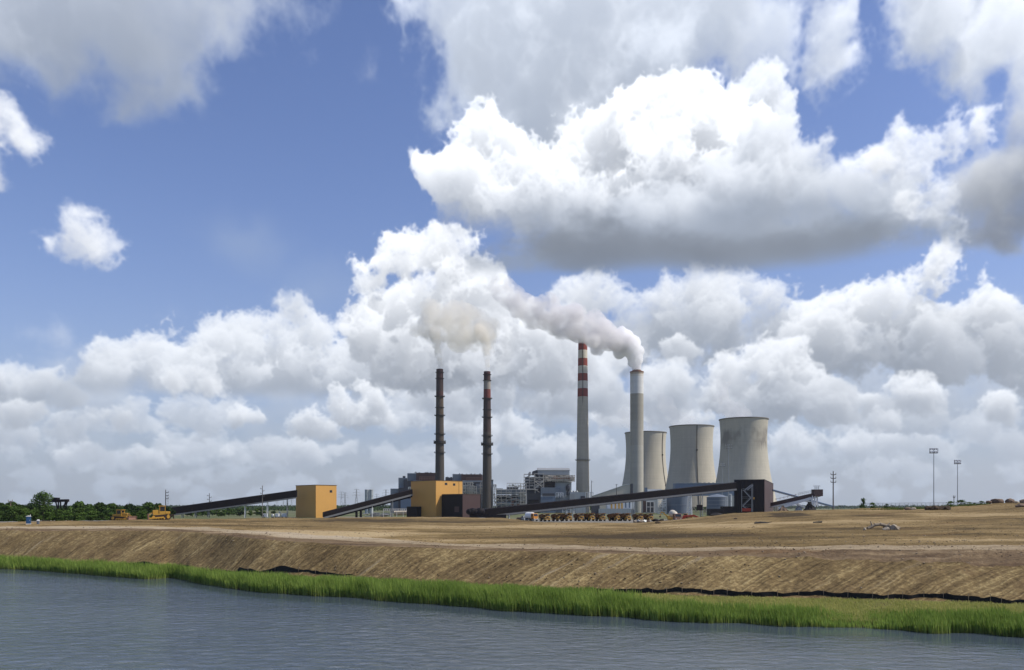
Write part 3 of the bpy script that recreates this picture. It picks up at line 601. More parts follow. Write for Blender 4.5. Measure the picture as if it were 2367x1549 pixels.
def slope_mat():
    """graded bank: cleat marks of the bulldozers run up the slope, slightly aslant"""
    m = bpy.data.materials.new('embankment_soil'); nt = nodes(m); tc = N(nt, 'ShaderNodeTexCoord').outputs['Object']
    uv = nt.nodes.new('ShaderNodeUVMap'); uv.uv_map = 'along_up'
    sk = nt.nodes.new('ShaderNodeSeparateXYZ'); nt.links.new(uv.outputs[0], sk.inputs[0])
    wob = math_(nt, 'MULTIPLY', math_(nt, 'SUBTRACT', noise(nt, tc, .12, 2), .5), 2.2)
    uu = math_(nt, 'ADD', math_(nt, 'SUBTRACT', sk.outputs[0], math_(nt, 'MULTIPLY', sk.outputs[1], .80)), wob)
    def streak(su, sv, d, loc=0.0):
        c = nt.nodes.new('ShaderNodeCombineXYZ'); nt.links.new(math_(nt, 'MULTIPLY', uu, su), c.inputs[0]); nt.links.new(math_(nt, 'MULTIPLY', sk.outputs[1], sv), c.inputs[1]); c.inputs[2].default_value = loc
        return noise(nt, c.outputs[0], 1.0, d, .6)
    s1 = streak(.60, .035, 4); s2 = streak(2.3, .09, 3, 3.0); s3 = streak(.22, .06, 2, 7.0)
    f = noise(nt, tc, 1.6, 5, .75); p = noise(nt, tc, .11, 4, .6)
    k = math_(nt, 'ADD', math_(nt, 'ADD', math_(nt, 'MULTIPLY', s1, .30), math_(nt, 'MULTIPLY', s2, .38)), math_(nt, 'ADD', math_(nt, 'MULTIPLY', p, .32), math_(nt, 'MULTIPLY', math_(nt, 'SUBTRACT', f, .5), .62)))
    c = ramp(nt, k, [(.34, (0.072, 0.049, 0.023)), (.44, (0.135, 0.094, 0.043)), (.53, (0.205, 0.146, 0.066)), (.61, (0.320, 0.242, 0.113)), (.72, (0.449, 0.346, 0.171))])
    # pale wheel tracks: sparse, only the top of the wide streak noise
    tr = math_(nt, 'MULTIPLY', ramp(nt, s1, [(.60, (0, 0, 0)), (.68, (1, 1, 1))]), ramp(nt, s3, [(.42, (0, 0, 0)), (.60, (1, 1, 1))]))
    c = mixc(nt, math_(nt, 'MULTIPLY', tr, .7), c, (.25, .205, .14))
    sp = noise(nt, tc, 4.0, 3, .8); dk = ramp(nt, sp, [(.34, (1, 1, 1)), (.41, (0, 0, 0))]); lt = ramp(nt, sp, [(.64, (0, 0, 0)), (.73, (1, 1, 1))])
    c = mixc(nt, math_(nt, 'MULTIPLY', dk, .6), c, (.030, .025, .024)); c = mixc(nt, math_(nt, 'MULTIPLY', lt, .35), c, (.26, .215, .15))
    rd = ramp(nt, noise(nt, mapping(nt, tc, (.12, .12, .12), loc=(4, 4, 0)), 1.0, 5, .7), [(.55, (0, 0, 0)), (.72, (1, 1, 1))])
    c = mixc(nt, math_(nt, 'MULTIPLY', rd, .40), c, (.105, .060, .034))
    h = math_(nt, 'ADD', math_(nt, 'MULTIPLY', s2, .8), math_(nt, 'ADD', math_(nt, 'MULTIPLY', f, .5), s1))
    finish(nt, c, .95, 0, h, .30, .9, .1); return m
TAN = [(.28, (0.059, 0.042, 0.021)), (.39, (0.109, 0.075, 0.031)), (.48, (0.167, 0.116, 0.048)), (.57, (0.239, 0.169, 0.075)), (.68, (0.335, 0.247, 0.125)), (.80, (0.401, 0.305, 0.166))]
M['field'] = ground_mat('field_soil', TAN)
M['road'] = ground_mat('road_soil', [(.25, (.15, .115, .068)), (.42, (.25, .19, .115)), (.56, (.35, .28, .18)), (.8, (.42, .345, .24))], (.01, .25))
M['shore'] = ground_mat('shore_mud', [(.3, (.045, .035, .022)), (.6, (.10, .075, .04)), (.8, (.16, .12, .07))], (.05, .1))
M['bench'] = ground_mat('rough_bank_soil', [(.28, (.055, .036, .022)), (.42, (.108, .072, .041)), (.54, (.175, .122, .068)), (.66, (.26, .195, .115)), (.8, (.34, .27, .17))], (.06, .3), 1.0)
M['slope'] = slope_mat()
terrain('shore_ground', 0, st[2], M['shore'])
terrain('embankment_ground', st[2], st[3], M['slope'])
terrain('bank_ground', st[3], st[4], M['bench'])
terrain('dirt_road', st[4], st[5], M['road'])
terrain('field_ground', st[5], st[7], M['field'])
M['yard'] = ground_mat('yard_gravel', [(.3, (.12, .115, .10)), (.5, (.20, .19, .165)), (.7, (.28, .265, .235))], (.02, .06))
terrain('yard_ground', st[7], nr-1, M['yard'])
gm = bpy.data.materials.new('plain_ground'); nt = nodes(gm); tc = N(nt, 'ShaderNodeTexCoord').outputs['Object']
finish(nt, ramp(nt, noise(nt, mapping(nt, tc, (.004, .01, 0)), 1, 6, .6), [(.35, (.045, .07, .02)), (.5, (.09, .105, .035)), (.62, (.17, .15, .085))]), .95, 0, None)
tag(MB().add([(-8800, 430, GZ-.15), (8800, 430, GZ-.15), (8800, 8800, GZ-.15), (-8800, 8800, GZ-.15)], [(0, 1, 2, 3)]).build('ground', gm), kind='structure')
def zat(px, Y):
    """terrain height on bearing px at distance Y"""
    j = int(np.clip(np.searchsorted(pxs, px), 0, nc-1)); return float(np.interp(Y, TY[:, j], TZ[:, j]))

# ------------------------------------------------------------------ water
wm = bpy.data.materials.new('pond_water'); nt = nodes(wm); tc = N(nt, 'ShaderNodeTexCoord').outputs['Object']
w1 = noise(nt, mapping(nt, tc, (.5, .75, 1), rot=(0, 0, R(14))), 1.0, 5, .62, .4)
w2 = noise(nt, mapping(nt, tc, (.10, .16, 1), rot=(0, 0, R(-10))), 1.0, 3, .5)
w3 = noise(nt, mapping(nt, tc, (.012, .03, 1)), 1.0, 3, .5)
hh = math_(nt, 'ADD', math_(nt, 'MULTIPLY', math_(nt, 'MULTIPLY', w1, math_(nt, 'ADD', w3, .25)), 1.0), math_(nt, 'MULTIPLY', w2, .55))
cm = N(nt, 'ShaderNodeAttribute', attribute_name='open').outputs['Fac']
hh = math_(nt, 'MULTIPLY', hh, cm)
b = finish(nt, (.060, .080, .104), .06, 0, hh, .45, 1.0, .5); b.inputs['IOR'].default_value = 1.333
wr = survey(pxs)[1][0]; wd = np.array([-60, -40, -25, -16, -11, -8, -6, -4.5, -3.2, -2.2, -1.4, -.6, 0, 3, 12], float)
WY = wr[None, :]+wd[:, None]*(wr[None, :]/110.); WXx = (pxs[None, :]-CXP)/FPX*WY; nn = len(wd)
i_ = np.arange(nn-1)[:, None]*nc+np.arange(nc-1)[None, :]
near = np.array([(-900, -120, 0), (900, -120, 0)], float)
V = np.concatenate([np.stack([WXx, WY, WY*0], -1).reshape(-1, 3)]); Fq = np.stack([i_, i_+1, i_+nc+1, i_+nc], -1).reshape(-1, 4)
fr0 = np.stack([(pxs-CXP)/FPX*10., pxs*0+10., pxs*0], -1); k0 = len(V); V = np.concatenate([V, fr0]); c0 = np.arange(nc-1)
Fq = np.concatenate([Fq, np.stack([k0+c0, k0+c0+1, c0+1, c0], -1)])
wo_ = np_mesh('water', V, Fq, wm); tag(wo_, kind='structure')
op = np.concatenate([np.repeat(np.interp(wd, [-16, -9, -5, 0], [1, .65, .16, .05]), nc).reshape(nn, nc)*(1-.75*np.exp(-((pxs-360)/75.)**2)*np.exp(-np.clip(-wd[:, None], 0, 99)/9.)), np.ones((1, nc))])*np.interp(pxs, [300, 900, 1500, 2200], [1.15, .95, .55, .45])[None, :]; op = op.ravel()
ca = wo_.data.color_attributes.new('open', 'FLOAT_COLOR', 'POINT'); cq = np.ones((len(V), 4), np.float32); cq[:, :3] = op[:, None]; ca.data.foreach_set('color', cq.ravel())

# ------------------------------------------------------------------ reeds and grass along the shore
def leaf_mat(name, lo, hi, dead, trans=.42, vary=0.0):
    m = bpy.data.materials.new(name); nt = nodes(m); at_ = N(nt, 'ShaderNodeAttribute', attribute_name='tone')
    sp = nt.nodes.new('ShaderNodeSeparateColor'); nt.links.new(at_.outputs['Color'], sp.inputs[0])
    c = mixc(nt, sp.outputs[0], lo, hi); c = mixc(nt, sp.outputs[1], c, dead)
    oi = N(nt, 'ShaderNodeObjectInfo').outputs['Random']; rv = math_(nt, 'MULTIPLY_ADD', oi, vary); nt.nodes[-1].inputs[2].default_value = 1-vary/2
    cc = nt.nodes.new('ShaderNodeCombineColor'); [nt.links.new(rv, cc.inputs[i]) for i in range(3)]; c = mixc(nt, 1.0, c, cc.outputs[0], 'MULTIPLY')
    d = nt.nodes.new('ShaderNodeBsdfDiffuse'); t = nt.nodes.new('ShaderNodeBsdfTranslucent'); nt.links.new(c, d.inputs[0]); nt.links.new(c, t.inputs[0])
    mx = nt.nodes.new('ShaderNodeMixShader'); mx.inputs[0].default_value = trans; nt.links.new(d.outputs[0], mx.inputs[1]); nt.links.new(t.outputs[0], mx.inputs[2])
    o = nt.nodes.new('ShaderNodeOutputMaterial'); nt.links.new(mx.outputs[0], o.inputs[0]); return m
def tones(o, per_vertex):
    a = o.data.color_attributes.new('tone', 'FLOAT_COLOR', 'POINT'); q = np.zeros((len(o.data.vertices), 4), np.float32); q[:, :2] = per_vertex; q[:, 3] = 1
    a.data.foreach_set('color', q.ravel())
def blades(name, rng, px, t, hgt, wid, lean, mat, dead):
    """px, t: bearing and place across the belt (0 water .. 1 foot of the bank)"""
    Yw, Yf = [r[0] for r in survey(px)[1:3]]
    Y = Yw+(Yf-Yw)*t; X = (px-CXP)/FPX*Y; Z = np.interp(t, [-.2, 0, 1], [-.35, -.05, 1])*np.where(t > 0, survey(px)[2][1], 1)
    n = len(px); a = rng.uniform(0, 2*math.pi, n); dx, dy = np.cos(a)*wid/2, np.sin(a)*wid/2
    lx = (rng.normal(0, 1, n)*.5-.35)*lean*hgt; ly = rng.normal(0, 1, n)*.4*lean*hgt
    V = np.zeros((n, 5, 3), np.float32)
    V[:, 0] = np.stack([X-dx, Y-dy, Z], 1); V[:, 1] = np.stack([X+dx, Y+dy, Z], 1)
    V[:, 2] = np.stack([X-dx*.85+lx*.35, Y-dy*.85+ly*.35, Z+hgt*.55], 1); V[:, 3] = np.stack([X+dx*.85+lx*.35, Y+dy*.85+ly*.35, Z+hgt*.55], 1)
    V[:, 4] = np.stack([X+lx, Y+ly, Z+hgt], 1)
    i = np.arange(n)[:, None]*5
    Fq = np.concatenate([i+np.array([[0, 1, 3]]), i+np.array([[0, 3, 2]]), i+np.array([[2, 3, 4]])], 0)
    o = np_mesh(name, V.reshape(-1, 3), Fq, mat)
    tone = np.clip(rng.normal(.5, .22, n)+.25*vnoise(X/3, Y/3, 5), 0, 1); dd = np.clip(dead, 0, 1)
    tv = np.stack([np.repeat(tone, 5), np.repeat(dd, 5)], 1).reshape(n, 5, 2); tv[:, :2, 1] = np.clip(tv[:, :2, 1]+.35, 0, 1)
    tones(o, tv.reshape(-1, 2)); return tag(o, kind='stuff')
rg = np.random.default_rng(3)
def reed_h(px): return np.interp(px, [-400, 0, 440, 800, 1300, 1450, 1600, 1780, 1880, 1930, 2000, 2060, 2150, 2367, 3000], [2.2, 2.2, 2.5, 2.75, 2.75, 2.5, 2.0, 1.9, 1.7, 1.0, .7, 1.3, 1.9, 2.2, 2.2])
n = 175000
px = np.concatenate([rg.uniform(-420, 3000, n)]); t = rg.beta(1.1, 1.2, n)*1.0-.06
keep = rg.random(n) < np.clip(1.0-np.clip((px-1330)/160, 0, 1)*np.clip((t-.30)*4.5, 0, 1), 0, 1)
keep &= rg.random(n) < np.clip(.72+.6*vnoise(px/22, t*3, 8), .25, 1)
px, t = px[keep], t[keep]
h = reed_h(px)*np.clip(rg.normal(.86, .10, len(px)), .4, 1.08)*np.clip(.95+.15*vnoise(px/38, t*2.5, 9), .7, 1.15)
h *= np.interp(np.clip(t, 0, 1), [0, .25, 1], [.88, 1, 0])+np.interp(px, [250, 750], [1.0, .42])*np.interp(np.clip(t, 0, 1), [.25, 1], [0, 1])
M['reed'] = leaf_mat('reed_leaf', (.11, .19, .032), (.33, .44, .10), (.42, .36, .15))
blades('reeds', rg, px, t, h, rg.uniform(.06, .12, len(px)), .22, M['reed'], np.clip(rg.random(len(px))*1.25-.98, 0, .8))
n = 140000
px = np.concatenate([rg.uniform(1320, 3000, n), rg.uniform(-200, 2500, 15000)]); t = np.concatenate([rg.uniform(.12, .95, n), rg.uniform(.84, 1.03, 15000)])
keep = rg.random(len(px)) < np.where(px > 1320, np.where(t > .95, np.clip(vnoise(px/40, t*2, 19)+.1, 0, 1), np.clip((px-1330)/160, 0, 1)), 1); px, t = px[keep], t[keep]
M['meadow'] = leaf_mat('meadow_grass', (.30, .34, .075), (.50, .50, .17), (.60, .52, .23), .3)
blades('meadow_grass', rg, px, t, rg.uniform(.30, .75, len(px))*np.where(px < 1320, .7, np.clip(1.25-.8*t, .45, 1)), rg.uniform(.05, .10, len(px)), .35, M['meadow'], np.clip(rg.random(len(px))*.9-.25, 0, .8))

# clods and stones strewn over the field and the slope
def scatter(name, n, mat, pr, yr, sr, seed, flat=.6):
    rng = np.random.default_rng(seed); px = rng.uniform(*pr, n*3); Y = 1/rng.uniform(1/yr[1], 1/yr[0], n*3)
    w = vnoise(px/60, Y/9, seed)+.6*vnoise(px/14, Y/4, seed+1); k = np.argsort(-w+rng.random(n*3)*1.1)[:n]; px, Y = px[k], Y[k]
    base = np.array([(1, 0, 0), (-1, 0, 0), (0, 1, 0), (0, -1, 0), (0, 0, 1), (0, 0, -.4)], float)
    fc = np.array([(0, 2, 4), (2, 1, 4), (1, 3, 4), (3, 0, 4), (2, 0, 5), (1, 2, 5), (3, 1, 5), (0, 3, 5)])
    s = sr[0]*(sr[1]/sr[0])**(rng.random(n)**2.2); X = (px-CXP)/FPX*Y; Z = np.array([zat(p, y) for p, y in zip(px, Y)])
    V = base[None]*(s[:, None, None]*rng.uniform(.6, 1.3, (n, 6, 1)))*np.array([1.3, 1, flat]); a = rng.uniform(0, 6.28, n)
    c, s_ = np.cos(a)[:, None], np.sin(a)[:, None]; V = np.stack([V[..., 0]*c-V[..., 1]*s_, V[..., 0]*s_+V[..., 1]*c, V[..., 2]], -1)
    V += np.stack([X, Y, Z+s*.1], 1)[:, None]
    return tag(np_mesh(name, V.reshape(-1, 3), (np.arange(n)[:, None, None]*6+fc[None]).reshape(-1, 3), mat), kind='stuff')
M['clod'] = paint('dark_clods', (.075, .052, .033), .4, 1.5, 0, .95); M['stone'] = paint('pale_stones', (.26, .21, .145), .3, 1.5, 0, .9)
scatter('dirt_clods', 9000, M['clod'], (-150, 2520), (118, 330), (.04, .19), 5)
scatter('pebbles', 2600, M['stone'], (-150, 2520), (110, 320), (.05, .22), 6)

# ------------------------------------------------------------------ silt fences at the foot of the bank
def silt_fence(p0, p1, n, label, hfun, toff=1.02, seed=0):
    rnd = random.Random(seed); root = thing('silt_fence', label, 'silt fence', at_t((p0+p1)/2, toff)); o = root.location
    f = MB(); pts = []
    for i in range(n+1):
        px = p0+(p1-p0)*i/n; b = at_t(px, toff+.03*math.sin(px*.021)+.012*math.sin(px*.11)); pts.append((px, b))
    for i in range(n):
        a, b = pts[i][1], pts[i+1][1]; ha, hb = hfun(pts[i][0]), hfun(pts[i+1][0])
        if min(ha, hb) < .05: continue
        f.hexa([a+Vector((0, 0, -.1)), b+Vector((0, 0, -.1)), b+Vector((0, .02, -.1)), a+Vector((0, .02, -.1)), a+Vector((0, 0, ha)), b+Vector((0, 0, hb)), b+Vector((0, .02, hb)), a+Vector((0, .02, ha))])
    f.build('fabric', M['fabric'], root, o)
    px = p0+4
    while px < p1-2:
        b = at_t(px, toff+.03*math.sin(px*.021)+.012*math.sin(px*.11)); h = hfun(px)
        if h > .05: MB().bar(b+Vector((0, -.05, -.2)), b+Vector((rnd.uniform(-.06, .06), -.05+rnd.uniform(-.05, .05), max(h, .4)+rnd.uniform(.10, .35))), .06).build('stake', M['stake'], root, o)
        px += rnd.uniform(24, 60)
    return root
def at_t(px, t):
    r = survey(np.array([float(px)])); Y = float(r[1][0][0]+(r[2][0][0]-r[1][0][0])*t); return Vector((wx(px, Y), Y, zat(px, Y)))
M['fabric'] = paint('black_geotextile', (.012, .012, .012), .3, .8, .1, .75); M['stake'] = paint('wooden_stakes', (.24, .18, .12), .2, 2, .1, .8)
silt_fence(1352, 2960, 200, 'long black silt fence with wooden stakes behind the grass, below the furrowed slope', lambda p: .54+.08*math.sin(p*.023)+.07*math.sin(p*.061)+.04*math.sin(p*.19), 1.04, 2)
silt_fence(262, 820, 90, 'sagging black silt fence half hidden by green reeds on the far shore', lambda p: max(0, (.6+.35*math.sin(p*.06))*(1 if math.sin(p*.021+.6) > -.35 else .3)), 1.22, 4)
# ------------------------------------------------------------------ ochre transfer houses and the dark transfer tower
def hit(px, c, u):
    """distance along the 2-D ray c + s*u at which it crosses the bearing px"""
    k = (px-CXP)/FPX; return (k*c[1]-c[0])/(u[0]-k*u[1])
def corner_building(name, label, cat, corner_px, left_px, right_px, top_py, Y, phi, mat_wall, mat_trim, trim=.35):
    c = (wx(corner_px, Y), Y); u = (math.cos(R(phi)), math.sin(R(phi))); v = (-math.sin(R(phi)), math.cos(R(phi)))
    W = hit(right_px, c, u); L = hit(left_px, c, v); zt = wz(top_py, Y)
    root = thing(name, label, cat, (c[0], c[1], GZ)); o = root.location
    MB().obox(c, u, W, v, L, GZ-.5, zt).build('wall', mat_wall, root, o)
    e = .22; ce = (c[0]-(u[0]+v[0])*e, c[1]-(u[1]+v[1])*e)
    MB().obox(ce, u, W+2*e, v, L+2*e, zt+.004, zt+trim).build('roof', mat_trim, root, o)
    def on(face, a, b, z0, z1, out=.06):
        """panel on the 'right' (along u) or 'left' (along v) face between distances a..b from the corner"""
        d, nrm = (u, (-v[0], -v[1])) if face == 'right' else (v, (-u[0], -u[1]))
        q = (c[0]+d[0]*a+nrm[0]*out, c[1]+d[1]*a+nrm[1]*out)
        return MB().obox(q, d, b-a, (-nrm[0], -nrm[1]), out-.003, z0, z1)
    return root, o, c, u, v, W, L, zt, on
root, o, c, u, v, W, L, zt, on = corner_building('transfer_house', 'ochre yellow cube building at the upper end of the long left conveyor', 'transfer house', 730, 684, 778, 1121.5, 640, 44, M['yellow'], M['yellow_trim'])
a = hit(762, c, u); b = hit(768, c, u); f = on('right', a, b, wz(1139, 650), wz(1133, 650)).build('window', M['yellow_trim'], root, o); on('right', a+.25, b-.25, wz(1138.3, 650), wz(1133.8, 650), .09).build('pane', M['glass'], f, o)
on('right', -.0, .35, GZ, zt, .05).build('corner_trim', M['yellow'], root, o)
root, o, c, u, v, W, L, zt, on = corner_building('transfer_house', 'larger ochre yellow building joined to a black and maroon shed', 'transfer house', 1009, 950, 1069, 1111, 640, 44, M['yellow'], M['yellow_trim'])
for p0, p1, q0, q1 in ((1028, 1034, 1116, 1121.5), (1047, 1052.5, 1117, 1122.5)):
    a = hit(p0, c, u); b = hit(p1, c, u); f = on('right', a, b, wz(q1, 647), wz(q0, 647)).build('window', M['yellow_trim'], root, o); on('right', a+.25, b-.25, wz(q1-.7, 647), wz(q0+.7, 647), .09).build('pane', M['glass'], f, o)
a = hit(998.5, c, v); b = hit(995, c, v); on('left', a, b, GZ, wz(1121, 642)).build('slot_window', M['black_clad'], root, o)
a = hit(983, c, v); on('left', 0, a, GZ, zt-.01, .55).build('stair_bay', M['yellow'], root, o)
a = hit(1060.5, c, u); on('right', a, a+.25, wz(1143, 655), zt-.3, .10).build('downpipe', M['yellow_trim'], root, o)
# lean-to on the shaded side and the long shed butting the sunny side
a = hit(974, c, v); q = (c[0]+v[0]*a, c[1]+v[1]*a)
MB().obox((q[0]-u[0]*.02, q[1]-u[1]*.02), v, hit(951, c, v)-a, (-u[0], -u[1]), 4.5, GZ, wz(1171, 650)).build('lean_to', M['black_clad'], root, o)
s0 = hit(1020, c, u); s1 = s0+18.4; q = (c[0]+u[0]*s0, c[1]+u[1]*s0); nv = (-v[0], -v[1])
k = (1069-CXP)/FPX; dep = (k*q[1]-q[0])/(nv[0]-k*nv[1]); ze = wz(1143.3, 640)
MB().obox((q[0]+nv[0]*.56, q[1]+nv[1]*.56), u, 18.4, nv, dep-.56, GZ-.4, ze).build('shed_wall', M['black_clad'], root, o)
f0 = (q[0]+nv[0]*dep, q[1]+nv[1]*dep)
sw = hit(1110, f0, u)
MB().obox((f0[0]+u[0]*.05-nv[0]*.002, f0[1]+u[1]*.05-nv[1]*.002), u, sw-.05, nv, .12, GZ-.3, ze-.05).build('shed_gable', M['maroon'], root, o)
MB().obox((f0[0]-nv[0]*(dep-1)-u[0]*.2, f0[1]-nv[1]*(dep-1)-u[1]*.2), u, sw+.2, nv, dep-1+.3, ze+.004, ze+.3).build('shed_roof', M['yellow_trim'], root, o)
bo = (q[0]+nv[0]*(dep-9)-u[0]*.12, q[1]+nv[1]*(dep-9)-u[1]*.12); MB().obox(bo, nv, 5.2, u, .118, wz(1184, 632), wz(1171, 632)).build('door', M['brown_clad'], root, o)

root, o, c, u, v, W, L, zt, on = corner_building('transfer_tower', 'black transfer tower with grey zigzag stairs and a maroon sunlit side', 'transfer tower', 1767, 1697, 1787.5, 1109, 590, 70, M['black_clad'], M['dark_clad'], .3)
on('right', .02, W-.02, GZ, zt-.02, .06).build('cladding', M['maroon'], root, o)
for p in (1770.5, 1776.5):
    a = hit(p, c, u); on('right', a, a+.9, wz(1120, 592), wz(1116.5, 592), .10).build('window', M['glass'], root, o)
st_root = MB(); 
nl = (-u[0], -u[1])                                         # outward from the shaded face
def sp(px, py, out):
    a = hit(px, c, v); return Vector((c[0]+v[0]*a+nl[0]*out, c[1]+v[1]*a+nl[1]*out, wz(py, 594)))
tread = MB(); post = MB(); rail = MB()
lv = [1181, 1170, 1151.5, 1133]; L0, R0 = 1715, 1740
for i, (ya, yb) in enumerate(zip(lv[:-1], lv[1:])):
    pa, pb = (L0+2, R0-5) if i % 2 == 0 else (R0-5, L0+2)
    if i == 0: pa, pb = R0-5, L0+2
    if i == 1: pa, pb = L0+2, R0-4
    if i == 2: pa, pb = R0-4, L0+4
    for out in (.9, 2.1): tread.bar(sp(pa, ya, out), sp(pb, yb, out), .28, .5)
    for k in range(9):
        t = k/8; p = sp(pa+(pb-pa)*t, ya+(yb-ya)*t, .9); q2 = sp(pa+(pb-pa)*t, ya+(yb-ya)*t, 2.1); tread.bar(p, q2, .35, .06)
    rail.bar(sp(pa, ya-3.4, 2.1), sp(pb, yb-3.4, 2.1), .12)
    tread.bar(sp(L0, yb, 1.5), sp(R0+2, yb, 1.5), 1.7, .12); rail.bar(sp(L0, yb-3.4, 2.3), sp(R0+2, yb-3.4, 2.3), .1)
tread.bar(sp(L0+4, 1133, 1.6), sp(1727, 1133, 1.6), 1.6, .14); tread.bar(sp(1722, 1133, 1.2), sp(1736, 1121.5, 1.2), .3, .7); tread.bar(sp(1728, 1133, 2.0), sp(1741, 1121.5, 2.0), .3, .7)
for px in (L0, 1738, R0+.5): post.bar(sp(px, 1183, 2.2), sp(px, 1131 if px < 1730 else 1119, 2.2), .28)
for px in (L0, 1738): post.bar(sp(px, 1183, .5), sp(px, 1133, .5), .25)
tread.build('stair_flight', M['galv'], root, o); post.build('stair_post', M['galv'], root, o); rail.build('stair_rail', M['galv'], root, o)
MB().bar(sp(1741.5, 1152, 1.6), sp(1744.5, 1152, 1.6), 1.2, 1.4).build('control_box', M['machine'], root, o)
MB().bar(sp(1716, 1178.5, 1.4), sp(1736, 1178.5, 1.4), 2.0, 2.2).build('red_skip', M['red'], root, o)
a = hit(1699, c, v); q = (c[0]+v[0]*a, c[1]+v[1]*a)
lo = MB(); Y0 = 592
lo.box(wx(1641, Y0), wx(1672, Y0), Y0, Y0+9, GZ-.5, wz(1176.5, Y0)); lo.box(wx(1671.9, Y0), wx(1696, Y0+3), Y0+1, Y0+9, GZ-.5, wz(1170.5, Y0)); lo.build('annex', M['black_clad'], root, o)

# ------------------------------------------------------------------ inclined conveyor galleries
def gallery(label, A, B, thick, width, sup, Yg, name='conveyor_gallery', mat=None, mw=None, walk=1.0, seams=16, tub=0.0, group=None, truss=0.0):
    """A, B: (px, py of the top edge, distance); thick in photo px"""
    mat = mat or M['conv']; mw = mw or M['walk']
    a = at(*A); b = at(*B); th = mpx(thick, (A[2]+B[2])/2)
    root = thing(name, label, 'conveyor', (a.x, a.y, GZ), group=group); o = root.location
    d = (b-a); n = Vector((-d.y, d.x, 0)).normalized()
    if n.y > 0: n = -n                                             # toward the viewer
    g = MB(); w2 = width/2
    def ring(p, ex=0.0): return [p+n*(w2+ex)+Vector((0, 0, -th-ex)), p-n*(w2+ex)+Vector((0, 0, -th-ex)), p-n*(w2+ex)+Vector((0, 0, ex-.45)), p+Vector((0, 0, ex)), p+n*(w2+ex)+Vector((0, 0, ex-.45))]
    ra, rb = ring(a), ring(b)
    g.add(ra+rb, [(0, 1, 2, 3, 4), (9, 8, 7, 6, 5)]+[(i, 5+i, 5+(i+1) % 5, (i+1) % 5) for i in range(5)])
    s = MB()
    for i in range(1, seams):
        t = i/seams; p = a+d*t; q = p+d.normalized()*.22; r0, r1 = ring(p, .035), ring(q, .035)
        s.add(r0+r1, [(0, 1, 2, 3, 4), (9, 8, 7, 6, 5)]+[(k, 5+k, 5+(k+1) % 5, (k+1) % 5) for k in range(5)])
    g.build('gallery', mat, root, o)
    wk = MB(); off = n*(w2-.2)
    wk.bar(a+off+Vector((0, 0, -th-walk*.55)), b+off+Vector((0, 0, -th-walk*.55)), 1.1, walk); wk.build('walkway', mw, root, o)
    if tub:
        q = MB(); q.bar(a-off*.2+Vector((0, 0, -th-walk-tub/2)), b-off*.2+Vector((0, 0, -th-walk-tub/2)), width*.7, tub); q.build('lower_chord', M['black_clad'], root, o)
    for px, kind in sup:
        t = (px-A[0])/(B[0]-A[0]); p = a+d*t; zt = p.z-th-walk-.05
        q = MB(); wl = {'h': .38, 't': .8, 'a': .3}[kind[0]]; mt = M['galv'] if kind[1] == 'g' else (M['white'] if kind[1] == 'w' else M['black_clad'])
        for sgn in (-1, 1):
            top = p+n*(w2*.8*sgn); f0 = p+n*(w2*(1.5 if kind[0] == 'a' else .9)*sgn)
            q.bar((f0.x, f0.y, GZ-.5), (top.x, top.y, zt), wl)
        hgt = zt-GZ; k = max(1, int(hgt/6))
        for i in range(k):
            za, zb = GZ+hgt*i/k, GZ+hgt*(i+1)/k; e = n*(w2*.9)
            q.bar((p.x-e.x, p.y-e.y, za), (p.x+e.x, p.y+e.y, zb), wl*.55); q.bar((p.x-e.x, p.y-e.y, zb), (p.x+e.x, p.y+e.y, zb), wl*.6)
        q.build('support', mt, root, o)
    return root, a, b, d, n, th
gallery('long low dark conveyor climbing to the ochre cube building', (398, 1172.5, 640), (686, 1132.5, 646), 16.5, 4.2, [(422, 'hg'), (452, 'hg'), (482, 'hg'), (566, 'hw'), (618, 'hw'), (664, 'hg')], 640, seams=8)
gallery('short steep dark conveyor between the two ochre buildings', (747, 1183.5, 628), (952, 1130.5, 655), 11.5, 4.2, [(822, 'tb'), (832, 'tb'), (857, 'hw'), (905, 'hg')], 640, walk=1.25, tub=1.3, seams=7)
root, a, b, d, n, th = gallery('longest dark conveyor, rising behind the parked trucks to the black tower', (1092, 1179, 560), (1699, 1114.5, 596), 15.5, 4.6, [(1172, 'hw'), (1300, 'hw'), (1316, 'hw'), (1456, 'hg'), (1590, 'aw'), (1617, 'hg')], 600, walk=1.2, seams=17, tub=.35)
o = root.location
t = (1612-1092)/(1699-1092); p = a+d*t
MB().box(p.x-1.9, p.x+1.9, p.y-2, p.y+.2, wz(1180, 590), wz(1167, 590)).build('counterweight', M['black_clad'], root, o)
hp = MB()
for px, s_ in ((1086, 1.0), (1093, 1.2), (1100, 1.0), (1110, 1.3)):
    q = at(px, 1183, 558); hp.ball((q.x, q.y, q.z), 2.6*s_, 2.6, 2.1*s_)
hp.build('tail_hood', M['black_clad'], root, o, smooth=True)
MB().box(wx(1085, 556), wx(1170, 556), 557, 561, GZ-.5, wz(1189.5, 556)).build('tail_frame', M['black_clad'], root, o)
